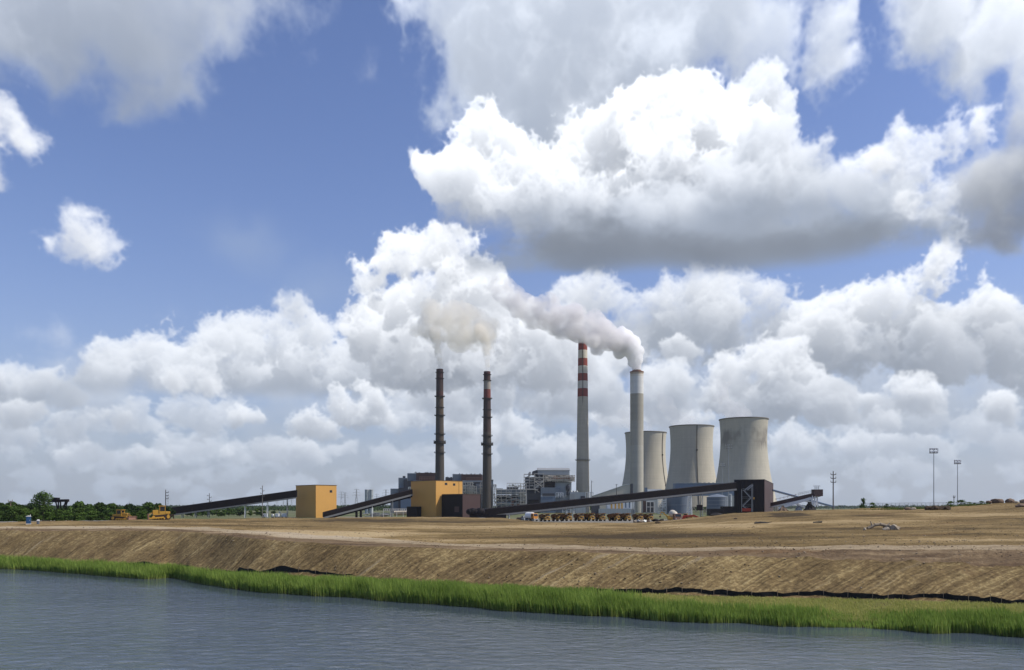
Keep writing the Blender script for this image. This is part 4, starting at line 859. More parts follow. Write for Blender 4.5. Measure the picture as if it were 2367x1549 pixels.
# right-hand pair
root, a, b, d, n, th = gallery('maroon conveyor rising right from the black tower to a white loading head', (1786, 1161, 600), (1893, 1136.5, 560), 10.5, 4.2, [], 600, mat=M['maroon'], mw=M['white'], walk=1.0, seams=6)
o = root.location
hd = MB(); q = at(1888, 1136, 560); hd.box(q.x-2.6, q.x+3.0, 557, 563, wz(1147, 560), wz(1131.5, 560)); hd.build('head_house', M['maroon'], root, o)
fr = MB()
for px in (1878, 1884, 1890): fr.bar((wx(px, 558), 558, wz(1172, 558)), (wx(px, 558), 558, wz(1146, 558)), .45); fr.bar((wx(px-5, 562), 562, wz(1172, 562)), (wx(px, 562), 562, wz(1146, 562)), .45)
fr.bar((wx(1800, 570), 570, wz(1175, 570)), (wx(1874, 560), 560, wz(1152, 560)), 1.2, 1.6); fr.bar((wx(1838, 565), 565, wz(1163, 565)), (wx(1862, 565), 565, wz(1174, 565)), 2.0, 1.0); fr.bar((wx(1858, 562), 562, wz(1157, 562)), (wx(1892, 562), 562, wz(1168, 562)), 1.2, .8)
fr.build('loading_frame', M['white'], root, o)
rl = MB()
for i in range(9):
    px = 1845+i*4.6; yb = 1143-(px-1845)*.21; rl.bar(at(px, yb+3, 561), at(px, yb-3, 561), .14)
rl.bar(at(1845, 1140, 561), at(1884, 1131.5, 561), .16); rl.bar(at(1845, 1143, 561), at(1884, 1134.5, 561), .16)
for px in (1884, 1888, 1892): rl.bar(at(px, 1133, 561), at(px, 1123, 561), .2)
rl.bar(at(1880, 1123.5, 561), at(1896, 1123.5, 561), .3); rl.bar(at(1882, 1128, 561), at(1894, 1128, 561), .3)
rl.build('handrail', M['galv'], root, o)
pw = MB(); q = at(1796, 1157, 590)
for i in range(6):
    px = 1794+i*9; pw.bar(at(px, 1157-(px-1794)*.22, 590), at(px, 1152-(px-1794)*.22, 590), .18)
pw.bar(at(1792, 1154, 590), at(1842, 1143, 590), .2); pw.build('upper_handrail', M['pipe'], root, o)
gallery('blue grey conveyor descending to the right behind the maroon one', (1786, 1130.5, 640), (1928, 1169, 640), 4.0, 3.0, [], 640, mat=M['blue_clad'], mw=M['galv'], walk=.5, seams=9)

# ------------------------------------------------------------------ chimneys
def chimney(label, pxc, top_py, w_top, w_bot, bot_py, Y, mat, rings, seg=40, group='chimneys of the power station'):
    x = wx(pxc, Y); zt = wz(top_py, Y); rt = mpx(w_top, Y)/2; rb = mpx(w_bot, Y)/2; zb = wz(bot_py, Y); rg_ = rb+(rb-rt)*(zb-GZ)/(zt-zb)
    root = thing('chimney', label, 'chimney', (x, Y, GZ), group=group); o = root.location
    prof = [(rg_+(rt-rg_)*k/16, GZ-.5+(zt-GZ+.5)*k/16) for k in range(17)]
    MB().lathe((x, Y), prof+[(rt*.82, zt+.01), (rt*.82, zt-14)], seg, cap=False).build('shaft', mat, root, o, smooth=True)
    for py, kind in rings:
        z = wz(py, Y); r = rg_+(rt-rg_)*(z-GZ)/(zt-GZ); g = MB(); ex, hh = {'s': (1.1, .5), 'p': (1.9, .35), 'b': (2.6, 3.2), 'r': (.5, 1.6)}[kind]
        g.lathe((x, Y), [(r-.15, z-hh/2), (r+ex, z-hh/2), (r+ex, z+hh/2), (r-.15, z+hh/2)], seg, cap=False)
        if kind in 'pb':
            for i in range(20): t = 2*math.pi*i/20; q = (x+(r+ex-.1)*math.cos(t), Y+(r+ex-.1)*math.sin(t)); g.bar((q[0], q[1], z+hh/2), (q[0], q[1], z+hh/2+1.2), .15)
            g.lathe((x, Y), [(r+ex-.18, z+hh/2+1.1), (r+ex, z+hh/2+1.1), (r+ex, z+hh/2+1.3), (r+ex-.18, z+hh/2+1.3)], seg, cap=False)
        g.build('gallery_ring', M['ring_dark'] if kind != 'r' else M['pipe'], root, o)
    return root, o, x, zt, rt
M['ring_dark'] = paint('dark_gallery_steel', (.028, .025, .022), .2, .4, .1, .8)
def zrel(py, Y): return wz(py, Y)-GZ
DK, DR, DKR = (.064, .056, .048), (.080, .040, .036), (.066, .045, .040)
Yc = 1150
z = lambda p: zrel(p, Yc)
M['chim_a'] = concrete('sooty_chimney_a', DK, 3, .35, zmap=[(0, DK), (z(1040), (.080, .066, .052)), (z(960), (.095, .072, .052)), (z(918), DR), (z(906), DKR), (z(880), (.07, .036, .035)), (z(861), (.072, .040, .038)), (z(852), DR)])
M['chim_b'] = concrete('sooty_chimney_b', DK, 3, .35, zmap=[(0, DK), (z(1010), (.085, .068, .055)), (z(1000), DKR), (z(948), (.062, .04, .038)), (z(921.5), (.17, .05, .042)), (z(901), (.30, .27, .23)), (z(880), (.07, .042, .040)), (z(868), (.085, .036, .035)), (z(858), DR)])
R1 = [(861, 's'), (875, 's'), (917, 'p'), (942, 's'), (961, 'p'), (1004, 'p'), (1023, 'b'), (1047, 'p')]
chimney('tall dark brown brick chimney standing farthest left, behind the large ochre building', 1016.5, 853.5, 16, 21, 1105, Yc, M['chim_a'], R1)
chimney('tall dark brown chimney with a pale worn band near its top', 1126, 859, 15.5, 21, 1110, Yc, M['chim_b'], [(866, 's'), (880, 's'), (922, 'p'), (947, 's'), (965, 'p'), (1008, 'p'), (1027, 'b'), (1050, 'p')])
Yd = 1250; z = lambda p: zrel(p, Yd); WH, RD, CO = (.54, .51, .44), (.235, .060, .048), (.42, .378, .295)
M['chim_c'] = concrete('banded_chimney', CO, 4, .22, zmap=[(0, CO), (z(918), RD), (z(900), WH), (z(882), RD), (z(865), WH), (z(847), RD), (z(829.5), WH), (z(811.5), RD), (z(794), WH), (z(780), WH)])
root, o, x, zt, rt = chimney('tallest chimney, pale concrete with red and white bands at the top', 1347, 783, 20.5, 31, 1140, Yd, M['chim_c'], [(1064, 'p')])
zz = MB(); zz.bar((x-.5, Yd-mpx(15, Yd)*.97, GZ), (x-.5, Yd-rt*1.05, zt), .9, .25); zz.build('ladder', M['pole_dark'], root, o)
Ye = 1230; z = lambda p: zrel(p, Ye); C2 = (.335, .315, .26)
M['chim_d'] = concrete('scrubber_stack', C2, 5, .16, zmap=[(0, (.39, .375, .32)), (z(1030), (.36, .34, .285)), (z(975), C2), (z(911), (.62, .62, .59)), (z(872), (.56, .53, .47)), (z(866), (.44, .36, .27)), (z(857), (.40, .3, .2))])
root, o, x, zt, rt = chimney('broad concrete chimney with a white top pouring out white smoke', 1472, 859, 30.5, 30.5, 1140, Ye, M['chim_d'], [(860.5, 'r')])
MB().lathe((x, Ye), [(rt*.68, zt-6), (rt*.68, zt+2.0), (rt*.6, zt+2.0), (rt*.6, zt-6)], 32, cap=False).build('flue', M['pipe'], root, o, smooth=True)

# ------------------------------------------------------------------ cooling towers
M['tower'] = concrete('tower_concrete', (.45, .418, .34), 2.0, .14)
M['tower_stained'] = concrete('tower_concrete_stained', (.45, .418, .34), 2.0, .16, darktop=(92, 121, .62))
M['rim'] = concrete('tower_rim', (.20, .185, .16), 2.0, .2)
def cooling_tower(label, pxc, top_py, w_top, Y, mat, ladder=None):
    x = wx(pxc, Y); zt = wz(top_py, Y); rt = mpx(w_top, Y)/2; H = zt-GZ; r0 = rt/math.sqrt(1+(.22/.67)**2)
    rad = lambda h: r0*math.sqrt(1+((h-.78)/.67)**2)
    root = thing('cooling_tower', label, 'cooling tower', (x, Y, GZ), group='hyperbolic cooling towers'); o = root.location
    hs = [.06+.94*k/44 for k in range(45)]
    prof = [(rad(h), GZ+h*H) for h in hs]; prof += [(rad(h)-.6, GZ+h*H) for h in hs[::-1]]
    MB().lathe((x, Y), prof, 96, cap=False).build('shell', mat, root, o, smooth=True)
    MB().lathe((x, Y), [(rt+.02, zt-1.4), (rt+.75, zt-1.1), (rt+.75, zt+.25), (rt-.7, zt+.25)], 96, cap=False).build('rim', M['rim'], root, o, smooth=True)
    lg = MB()
    for i in range(44):
        t0, t1, t2 = [2*math.pi*(i+k)/44 for k in (0, .5, 1)]; ra, rb = rad(0), rad(.06)-.3
        lg.bar((x+ra*math.cos(t1), Y+ra*math.sin(t1), GZ), (x+rb*math.cos(t0), Y+rb*math.sin(t0), GZ+.062*H), .8); lg.bar((x+ra*math.cos(t1), Y+ra*math.sin(t1), GZ), (x+rb*math.cos(t2), Y+rb*math.sin(t2), GZ+.062*H), .8)
    lg.build('leg_ring', M['rim'], root, o)
    if ladder is not None:
        l = MB(); th = R(ladder); pts = [(x+(rad(h)+.5)*math.sin(th), Y-(rad(h)+.5)*math.cos(th), GZ+h*H) for h in hs]
        for p, q in zip(pts[:-1], pts[1:]): l.bar(p, q, 1.0, .5)
        for k in (12, 30): p = pts[k]; l.box(p[0]-1.2, p[0]+1.2, p[1]-1.0, p[1]+.4, p[2], p[2]+2.4)
        l.build('ladder', M['pole_dark'], root, o)
    return root
cooling_tower('nearest cooling tower, with dark stains below its rim, behind the black tower', 1719, 969.5, 110, 1270, M['tower_stained'])
cooling_tower('middle cooling tower, between the stained tower and the broad chimney', 1598.5, 986, 101, 1390, M['tower'], 2)
cooling_tower('farthest cooling tower, partly hidden behind the white topped chimney', 1492.5, 1000.5, 95, 1500, M['tower'], 46)

# ------------------------------------------------------------------ power station blocks
def pxbox(mb, p0, p1, q0, q1, Y, dep): return mb.box(wx(p0, Y), wx(p1, Y), Y, Y+dep, max(GZ-.4, wz(q1, Y)), wz(q0, Y))
def pieces(root, lst):
    """(part name, material, photo extents p0,p1,q0,q1, distance, depth) -> one part each"""
    for nm, mt, p0, p1, q0, q1, Y, dep in lst: pxbox(MB(), p0, p1, q0, q1, Y, dep).build(nm, M[mt], root, root.location)
class MBs:
    """like MB, but every shape becomes a part of its own"""
    def __init__(s): s.parts = []
    def new(s): s.parts.append(MB()); return s.parts[-1]
    def build(s, *a, **k): return [p.build(*a, **k) for p in s.parts]
def rooftop(mb, p0, p1, py, Y, n, seed, hmax=6):
    rnd = random.Random(seed)
    for _ in range(n):
        a = rnd.uniform(p0, p1); w = rnd.uniform(.8, 3); h = rnd.uniform(1, hmax); pxbox(mb.new(), a, a+w, py-h*.6, py+.02, Y+rnd.uniform(2, 14), 3)
def steel(mb, p0, p1, q0, q1, Y, dep, nx, nz, w=.55, diag=True, seed=0, ny=1):
    """open steel frame of columns, beams and some bracing"""
    rnd = random.Random(seed); xs = [wx(p0+(p1-p0)*i/nx, Y) for i in range(nx+1)]; zs = [wz(q1+(q0-q1)*k/nz, Y) for k in range(nz+1)]
    for y in [Y+dep*j/ny for j in range(ny+1)]:
        for x in xs: mb.bar((x, y, zs[0]), (x, y, zs[-1]), w)
        for zq in zs[1:]: mb.bar((xs[0], y, zq), (xs[-1], y, zq), w, w)
        if diag:
            for i in range(nx):
                for k in range(nz):
                    if rnd.random() < .4:
                        a, b = (0, 1) if rnd.random() < .5 else (1, 0)
                        mb.bar((xs[i+a], y, zs[k]), (xs[i+b], y, zs[k+1]), w*.6)
    for x in xs:
        for zq in zs[1:]: mb.bar((x, Y, zq), (x, Y+dep, zq), w*.7)
    return mb
def clutter(mb, p0, p1, q0, q1, Y, dep, n, seed, pipes=True):
    """ducts, vessels and pipe runs inside a frame"""
    rnd = random.Random(seed)
    for _ in range(n):
        a = rnd.uniform(p0, p1-2); b = a+rnd.uniform(1.5, (p1-p0)*.3); q = rnd.uniform(q0+1, q1-1); y = Y+rnd.uniform(.5, dep*.8)
        if pipes and rnd.random() < .6:
            r = rnd.uniform(.25, .8); mb.new().cyl(at(a, q, y), at(min(b, p1), q+rnd.choice((0, 0, rnd.uniform(-3, 3))), y), r, n=6)
        else: pxbox(mb.new(), a, min(b, p1), q, min(q1, q+rnd.uniform(1.5, 5)), y, 2.5)
    return mb
def plant(name, label, cat, px, Y): return thing(name, label, cat, (wx(px, Y), Y, GZ))
root = plant('boiler_house', 'dark brown and grey stepped boiler house around the left brown chimney', 'boiler house', 975, 1185)
pieces(root, [('upper_wall', 'brown_clad', 962, 1007, 1093, 1112, 1190, 40), ('upper_side', 'grey_clad', 941.5, 961.8, 1094, 1112, 1192, 38), ('main_wall', 'dark_clad', 941.5, 1030, 1111.6, 1196, 1185, 50), ('stair_wall', 'grey_clad', 921, 941.2, 1104.5, 1196, 1187, 45), ('stair_side', 'dark_clad', 933, 941.4, 1108, 1196, 1184, 3),
              ('low_wall', 'grey_clad', 902.5, 920.8, 1129.5, 1196, 1180, 40), ('low_annex', 'dark_clad', 921, 948, 1128, 1196, 1176, 8), ('bunker_wall', 'blue_clad', 926, 951, 1153, 1196, 1170, 5), ('roof_ledge', 'lightgrey', 955, 1030, 1111, 1112.5, 1182, 3)])
rt_ = MBs(); rooftop(rt_, 944, 1004, 1093.2, 1190, 10, 3, 4); rt_.build('roof_vent', M['dark_clad'], root, root.location); MB().cyl(at(934, 1104.6, 1200), at(934, 1100.5, 1200), 2.0, n=10).build('roof_vent', M['dark_clad'], root, root.location)
h_ = MB(); steel(h_, 970, 1003, 1102, 1111, 1181, 3, 9, 2, .3, False, 3); h_.build('railing', M['pipe'], root, root.location)
st_ = MB(); steel(st_, 944, 951, 1126, 1131, 1170, 3, 2, 1, .5, False, 1); st_.build('pipe_bridge', M['white'], root, root.location)
root = plant('boiler_house', 'dark brown and grey boiler house in front of the chimney with the worn band', 'boiler house', 1080, 1185)
pieces(root, [('upper_wall', 'brown_clad', 1066, 1114, 1096.5, 1113, 1190, 40), ('upper_side', 'grey_clad', 1046, 1065.8, 1096, 1113, 1192, 38), ('main_wall', 'dark_clad', 1030.5, 1126, 1112.6, 1196, 1186, 50), ('roof_ledge', 'lightgrey', 1069, 1118, 1110.5, 1114.5, 1184, 2), ('low_block', 'dark_clad', 1029.5, 1045.5, 1104, 1113, 1190, 20), ('duct_wall', 'grey_clad', 1100, 1126, 1118, 1196, 1183, 2.5), ('store_wall', 'blue_clad', 1113, 1126, 1158, 1196, 1180, 2.5)])
rt_ = MBs(); rooftop(rt_, 1048, 1112, 1096.6, 1190, 10, 5, 4); rooftop(rt_, 1030, 1045, 1104.2, 1190, 5, 6, 4); rt_.build('roof_vent', M['dark_clad'], root, root.location)
h_ = MB(); steel(h_, 1078, 1112, 1104, 1112, 1184, 3, 9, 2, .3, False, 4); h_.build('railing', M['pipe'], root, root.location)
fr = MB(); steel(fr, 1069.5, 1092, 1115, 1142, 1160, 14, 4, 4, .55, True, 7); steel(fr, 1084, 1101, 1124, 1142, 1150, 12, 3, 3, .55, True, 8); fr.build('steel_frame', M['steel'], root, root.location)
cl = MBs(); clutter(cl, 1070, 1101, 1116, 1142, 1160, 12, 26, 9); cl.build('duct', M['lightgrey'], root, root.location)
fr = MB(); steel(fr, 1110, 1126, 1116, 1160, 1170, 8, 3, 7, .5, True, 10); fr.build('access_frame', M['steel'], root, root.location)
cl = MBs(); clutter(cl, 1102, 1125, 1118, 1165, 1172, 8, 24, 11); cl.build('pipe', M['galv'], root, root.location)

root = plant('lift_tower', 'tall pale blue grey slab tower beside the second brown chimney', 'tower', 1132, 1150)
pieces(root, [('wall', 'blue_clad', 1126.5, 1136.5, 1112, 1196, 1148, 9), ('side_wall', 'grey_clad', 1136.6, 1140, 1109.5, 1196, 1150, 9), ('roof', 'dark_clad', 1126, 1140.4, 1108.8, 1109.4, 1147.5, 12)])
fr = MB(); steel(fr, 1139.5, 1147, 1120, 1192, 1146, 8, 2, 13, .5, True, 21); fr.build('stair_frame', M['steel'], root, root.location)
cl = MBs(); clutter(cl, 1139.5, 1147, 1118, 1190, 1147, 7, 20, 22, False); cl.build('landing', M['galv'], root, root.location)

root = plant('precipitator', 'grey clad precipitator inside an open pale steel frame left of the tall boiler frame', 'precipitator', 1180, 1150)
pieces(root, [('casing', 'grey_clad', 1147.5, 1215, 1132.5, 1143, 1156, 12), ('lower_casing', 'dark_clad', 1147.5, 1215, 1145, 1196, 1160, 10), ('mid_casing', 'blue_clad', 1147.5, 1182, 1160, 1170, 1154, 5), ('right_casing', 'grey_clad', 1197, 1214, 1146, 1158, 1154, 5), ('roof_house', 'dark_clad', 1171, 1198, 1126, 1132, 1156, 8)])
hp = MB()
for p in (1156, 1172, 1189, 1205):
    hp.add([at(p-7, 1144.5, 1154), at(p+7, 1144.5, 1154), at(p+7, 1144.5, 1158), at(p-7, 1144.5, 1158), at(p, 1158, 1156)], [(0, 1, 2, 3), (0, 4, 1), (1, 4, 2), (2, 4, 3), (3, 4, 0)])
hp.build('hopper', M['black_clad'], root, root.location)
fr = MB(); steel(fr, 1147, 1216, 1131, 1172, 1150, 14, 6, 5, .55, True, 31); steel(fr, 1172, 1204, 1117, 1131, 1152, 9, 5, 2, .4, False, 32); steel(fr, 1203, 1217, 1118, 1172, 1148, 10, 2, 8, .5, True, 33); fr.build('steel_frame', M['steel'], root, root.location)
cl = MBs(); clutter(cl, 1148, 1216, 1134, 1172, 1151, 6, 46, 34); cl.build('pipe', M['galv'], root, root.location)
cl = MBs(); clutter(cl, 1180, 1210, 1150, 1172, 1150.5, 5, 16, 35); cl.build('rusty_pipe', M['pipe'], root, root.location)
cl = MBs(); pxbox(cl.new(), 1146, 1162, 1129, 1131, 1154, 6); clutter(cl, 1175, 1203, 1118, 1131, 1153, 6, 12, 36); cl.build('roof_unit', M['galv'], root, root.location)

root = plant('boiler_tower', 'tall steel framed boiler with a grey roof house, left of the banded chimney', 'boiler house', 1270, 1190)
Yb = 1190
rh = MB(); x0, x1 = wx(1243, Yb), wx(1316.5, Yb); zb_, zt_ = wz(1097.5, Yb), wz(1084.5, Yb)
rh.prism([(Yb, zb_), (Yb+30, zb_), (Yb+30, wz(1090, Yb)), (Yb+16, zt_+1.5), (Yb, wz(1088, Yb))], 'x', x0, x1); rh.build('roof_house', M['lightgrey'], root, root.location)
MB().prism([(Yb-.8, wz(1088.2, Yb)), (Yb+16, zt_+1.6), (Yb+16, zt_+2.4), (Yb-.8, wz(1086.6, Yb))], 'x', x0-.6, x1+.6).build('roof', M['galv'], root, root.location)
gb = MB(); gb.prism([(wx(1229.5, Yb), zb_), (wx(1243, Yb)-.05, zb_), (wx(1243, Yb)-.05, wz(1085.5, Yb)), (wx(1231, Yb), wz(1089.5, Yb))], 'y', Yb+1, Yb+24); gb.build('roof_gable', M['dark_clad'], root, root.location)
pieces(root, [('boiler_casing', 'dark_clad', 1214, 1250, 1103, 1141, 1196, 20), ('upper_casing', 'dark_clad', 1238, 1316, 1097.6, 1128, 1200, 30), ('black_casing', 'black_clad', 1257, 1283, 1115, 1124, 1186, 12), ('clad_wall', 'grey_clad', 1250, 1285, 1127, 1146, 1176, 12), ('clad_base', 'blue_clad', 1250, 1284, 1147, 1196, 1172, 12), ('pale_wall', 'lightgrey', 1283, 1321, 1115, 1196, 1190, 22), ('side_wall', 'grey_clad', 1285, 1296, 1127, 1160, 1184, 5.5), ('window_band', 'dark_clad', 1254, 1282, 1140.5, 1146.8, 1171.5, .49), ('lower_shed', 'dark_clad', 1218, 1250, 1139, 1196, 1180, 12), ('shed_door', 'black_clad', 1221, 1246, 1155, 1196, 1179.4, .59)])
fr = MB(); steel(fr, 1211.5, 1236, 1096, 1130, 1180, 16, 2, 5, .55, False, 41); steel(fr, 1236, 1257, 1095, 1130, 1178, 14, 1, 4, .8, True, 42); steel(fr, 1256, 1329, 1098.5, 1113.5, 1182, 14, 13, 3, .5, True, 43)
fr.bar(at(1237, 1113, 1177), at(1256, 1128, 1177), .9); fr.bar(at(1256, 1113, 1177), at(1237, 1128, 1177), .9); fr.bar(at(1213, 1130.5, 1178), at(1238, 1130.5, 1178), .7, 1.0); fr.bar(at(1237, 1128, 1177), at(1237, 1140, 1177), .8); fr.bar(at(1216, 1131, 1176), at(1216, 1158, 1176), .8); fr.bar(at(1216, 1131.5, 1176), at(1244, 1131.5, 1176), .8); fr.bar(at(1237, 1131, 1176), at(1247, 1138, 1176), .7)
fr.build('steel_frame', M['steel'], root, root.location)
cl = MBs(); clutter(cl, 1258, 1328, 1099, 1113, 1183, 10, 70, 44); cl.build('platform_unit', M['steel'], root, root.location)
cl = MBs(); clutter(cl, 1262, 1326, 1100, 1110, 1182, 8, 26, 45); cl.build('rusty_pipe', M['pipe'], root, root.location)
cl = MBs(); clutter(cl, 1214, 1250, 1098, 1128, 1186, 8, 30, 46); cl.build('pipe', M['galv'], root, root.location)
cl = MB(); cl.cyl(at(1225, 1100, 1196), at(1225, 1091, 1196), .9); cl.cyl(at(1222, 1103, 1192), at(1222, 1093, 1192), .5); cl.build('vent_pipe', M['dark_clad'], root, root.location)
d_ = MB(); d_.ball(at(1313, 1128, 1188), 3.2, 3, 5.4); d_.cyl(at(1313, 1134, 1188), at(1311, 1145, 1188), 1.6, 1.2); d_.build('duct_elbow', M['dark_clad'], root, root.location, smooth=True)
fr = MB(); steel(fr, 1285, 1302, 1139, 1150, 1176, 8, 3, 2, .5, True, 47); fr.build('access_frame', M['white'], root, root.location)
fr = MB(); steel(fr, 1301, 1320, 1158, 1196, 1160, 6, 2, 3, .6, True, 48); fr.build('lower_frame', M['white'], root, root.location)

root = plant('pump_house', 'low grey building at the foot of the banded chimney', 'building', 1335, 1180)
pieces(root, [('wall', 'lightgrey', 1318, 1354, 1138, 1196, 1176, 14), ('side_wall', 'galv', 1317, 1328, 1141, 1160, 1172, 3.9), ('doorway', 'dark_clad', 1342, 1352, 1146.5, 1157, 1175.5, .49), ('lower_wall', 'lightgrey', 1330, 1354, 1172, 1196, 1100, 10)])
[MB().ball(at(px, 1137.5, 1182), 2, 2, 2.2).build('roof_vent', M['galv'], root, root.location, smooth=True) for px in (1320, 1327, 1333)]
fr = MB(); steel(fr, 1354, 1371, 1138, 1150, 1172, 6, 3, 1, .6, False, 51); fr.build('steel_frame', M['white'], root, root.location)

root = plant('storage_shed', 'long beige shed with a sloping roof left of the broad chimney', 'shed', 1420, 1130)
sh = MB(); Ys = 1120
sh.prism([(wx(1372, Ys), GZ), (wx(1457, Ys), GZ), (wx(1457, Ys), wz(1118.5, Ys)), (wx(1440, Ys), wz(1122.5, Ys)), (wx(1372, Ys), wz(1146, Ys))], 'y', Ys, Ys+22); sh.build('wall', M['beige'], root, root.location)
rf = MB(); rf.add([at(1370, 1146.2, Ys-.6), at(1440, 1122.2, Ys-.6), at(1457.6, 1118.0, Ys-.6), at(1457.6, 1119.4, Ys-.6), at(1440, 1123.6, Ys-.6), at(1370, 1147.6, Ys-.6)]+[v_+Vector((0, 23, 0)) for v_ in (at(1370, 1146.2, Ys-.6), at(1440, 1122.2, Ys-.6), at(1457.6, 1118.0, Ys-.6), at(1457.6, 1119.4, Ys-.6), at(1440, 1123.6, Ys-.6), at(1370, 1147.6, Ys-.6))], [(0, 1, 2, 3, 4, 5), (11, 10, 9, 8, 7, 6)]+[(i, 6+i, 6+(i+1) % 6, (i+1) % 6) for i in range(6)])
rf.build('roof', M['lightgrey'], root, root.location)
pieces(root, [('pilaster', 'dark_clad', 1457.8, 1463, 1118, 1150, 1119, 6)])
root = plant('workshop', 'white workshop with yellow panels seen under the longest conveyor', 'workshop', 1430, 1000)
pieces(root, [('wall', 'white', 1404, 1468, 1158, 1190, 1002, 14), ('low_wall', 'lightgrey', 1384, 1462, 1176, 1196, 996, 5), ('dark_wall', 'dark_clad', 1368, 1386, 1168, 1196, 1000, 6)])
for a in (1412, 1421, 1429, 1436): pxbox(MB(), a, a+3.5, 1160, 1176, 1001.4, .58).build('panel', M['machine'], root, root.location)
for a in (1445, 1454): pxbox(MB(), a, a+3, 1160, 1174, 1001.4, .58).build('window', M['blue_clad'], root, root.location)
root = plant('notice_board', 'white board with a blue square sign standing behind the parked trucks', 'sign', 1463, 600)
pxbox(MB(), 1458.5, 1468, 1175, 1193, 598, .3).build('board', M['white'], root, root.location); pxbox(MB(), 1463.5, 1467.4, 1178, 1186, 597.7, .28).build('sign_panel', M['blue_clad'], root, root.location); pxbox(MB(), 1459, 1463, 1177, 1193, 597.7, .28).build('side_panel', M['galv'], root, root.location)
for a in (1459, 1467): MB().bar((wx(a, 598.6), 598.6, GZ), (wx(a, 598.6), 598.6, wz(1190, 598)), .3).build('post', M['galv'], root, root.location)
root = plant('absorber_house', 'grey building with a dark opening at the foot of the broad chimney', 'building', 1500, 1150)
pieces(root, [('wall', 'lightgrey', 1486, 1520, 1152, 1196, 1150, 14), ('opening', 'dark_clad', 1495, 1511, 1160, 1184, 1149.5, .49), ('dark_wall', 'brown_clad', 1486.5, 1493.5, 1158, 1184, 1149.4, .59), ('upper_wall', 'white', 1494, 1530, 1131, 1150, 1160, 12), ('rooftop_unit', 'blue_clad', 1491, 1496.5, 1127, 1140, 1158, 6)])
fr = MB(); steel(fr, 1494.5, 1512, 1160, 1184, 1149, 1, 2, 2, .6, False, 61); fr.build('door_frame', M['white'], root, root.location)
root = plant('stair_tower', 'open white steel stair tower beside the large blue tank', 'stair tower', 1532, 1000)
fr = MB(); steel(fr, 1523, 1540, 1152, 1192, 1000, 7, 2, 8, .5, True, 62); fr.build('steel_frame', M['white'], root, root.location)
cl = MBs(); clutter(cl, 1523, 1540, 1154, 1190, 1001, 5, 16, 63, False); cl.build('landing', M['galv'], root, root.location)

def tank(name, label, p0, p1, q0, q1, Y, mat, roof=.12, rings=3, ladders=()):
    x = wx((p0+p1)/2, Y); r = mpx(p1-p0, Y)/2; zt_ = wz(q0, Y); root = thing(name, label, 'tank', (x, Y, GZ)); o = root.location
    MB().lathe((x, Y), [(r, GZ-.4), (r, zt_), (r*.5, zt_+r*roof*.7), (.3, zt_+r*roof)], 40).build('shell', mat, root, o, smooth=True)
    for k in range(rings):
        zz_ = GZ+(zt_-GZ)*(k+1)/rings; MB().lathe((x, Y), [(r-.02, zz_-.5), (r+.25, zz_-.5), (r+.25, zz_-.1), (r-.02, zz_-.1)], 40, cap=False).build('band', M['galv'], root, o)
    for a in ladders:
        t_ = R(a); q_ = MB(); 
        for s_ in (-.5, .5): q_.bar((x+(r+.4)*math.sin(t_)+s_*math.cos(t_), Y-(r+.4)*math.cos(t_), GZ), (x+(r+.4)*math.sin(t_)+s_*math.cos(t_), Y-(r+.4)*math.cos(t_), zt_+1.2), .18)
        for k in range(14): zz_ = GZ+(zt_-GZ)*k/13; q_.bar((x+(r+.4)*math.sin(t_)-.5*math.cos(t_), Y-(r+.4)*math.cos(t_), zz_), (x+(r+.4)*math.sin(t_)+.5*math.cos(t_), Y-(r+.4)*math.cos(t_), zz_), .14)
        q_.build('ladder', M['white'], root, o)
    return root
tank('storage_tank', 'large blue cylindrical tank under the longest conveyor beside the white stair tower', 1541, 1597, 1146, 1190, 1010, M['tank_blue'], .02, 2, (62,))
tank('storage_tank', 'blue grey banded tank left of the black tower', 1634, 1682, 1149, 1190, 900, M['tank_blue'], .28, 5, (35, 50))
tank('storage_silo', 'small pale silo close to the left wall of the black tower', 1683, 1692, 1143, 1190, 900, M['lightgrey'], .2, 3, (0,))
for i, p in enumerate((848, 858)):
    tank('storage_silo', ('left' if i == 0 else 'right')+' one of two pale silos between the ochre buildings', p-4.6, p+4.6, 1132, 1190, 1100, M['lightgrey'], .25, 4)
root = plant('blue_building', 'long flat blue building with a white roof edge above the longest conveyor', 'building', 1620, 1040)
pieces(root, [('wall', 'blue_clad', 1561.5, 1700, 1117.5, 1146, 1040, 16), ('roof', 'lightgrey', 1561, 1700.5, 1116.4, 1117.3, 1039.4, 17)])
for i in range(13): pxbox(MB(), 1566+i*10.2, 1570+i*10.2, 1115.2, 1116.35, 1041, 3).build('roof_vent', M['galv'], root, root.location)
root = plant('trestle', 'white tapering steel trestle beside the blue tank under the conveyor', 'trestle', 1594, 620)
fr = MB()
for s_ in (-1, 1):
    for y in (618, 624): fr.bar(at(1593+s_*6, 1192, y), at(1592+s_*1.6, 1146, y), .5)
for k in range(5):
    t_ = k/5; a_ = 6-4.4*t_; q = 1192-46*t_; fr.bar(at(1593-a_, q, 618), at(1593+a_, q, 618), .3); fr.bar(at(1593-a_, q, 618), at(1593+a_*.85, q-9, 618), .25)
fr.build('steel_frame', M['white'], root, root.location); pxbox(MB(), 1590.5, 1592.5, 1146, 1192, 619, 1).build('riser_pipe', M['white'], root, root.location)
root = plant('pipe_rack', 'white pipe rack and pale low tank under the steep dark conveyor', 'pipe rack', 915, 700)
fr = MB(); steel(fr, 886, 948, 1176, 1181, 700, 3, 14, 1, .35, True, 71)
for p in (886, 902, 917, 932, 947): fr.bar(at(p, 1181, 700), (wx(p, 700), 700, GZ), .4); fr.bar(at(p, 1181, 703), (wx(p, 703), 703, GZ), .4)
fr.build('steel_frame', M['white'], root, root.location)
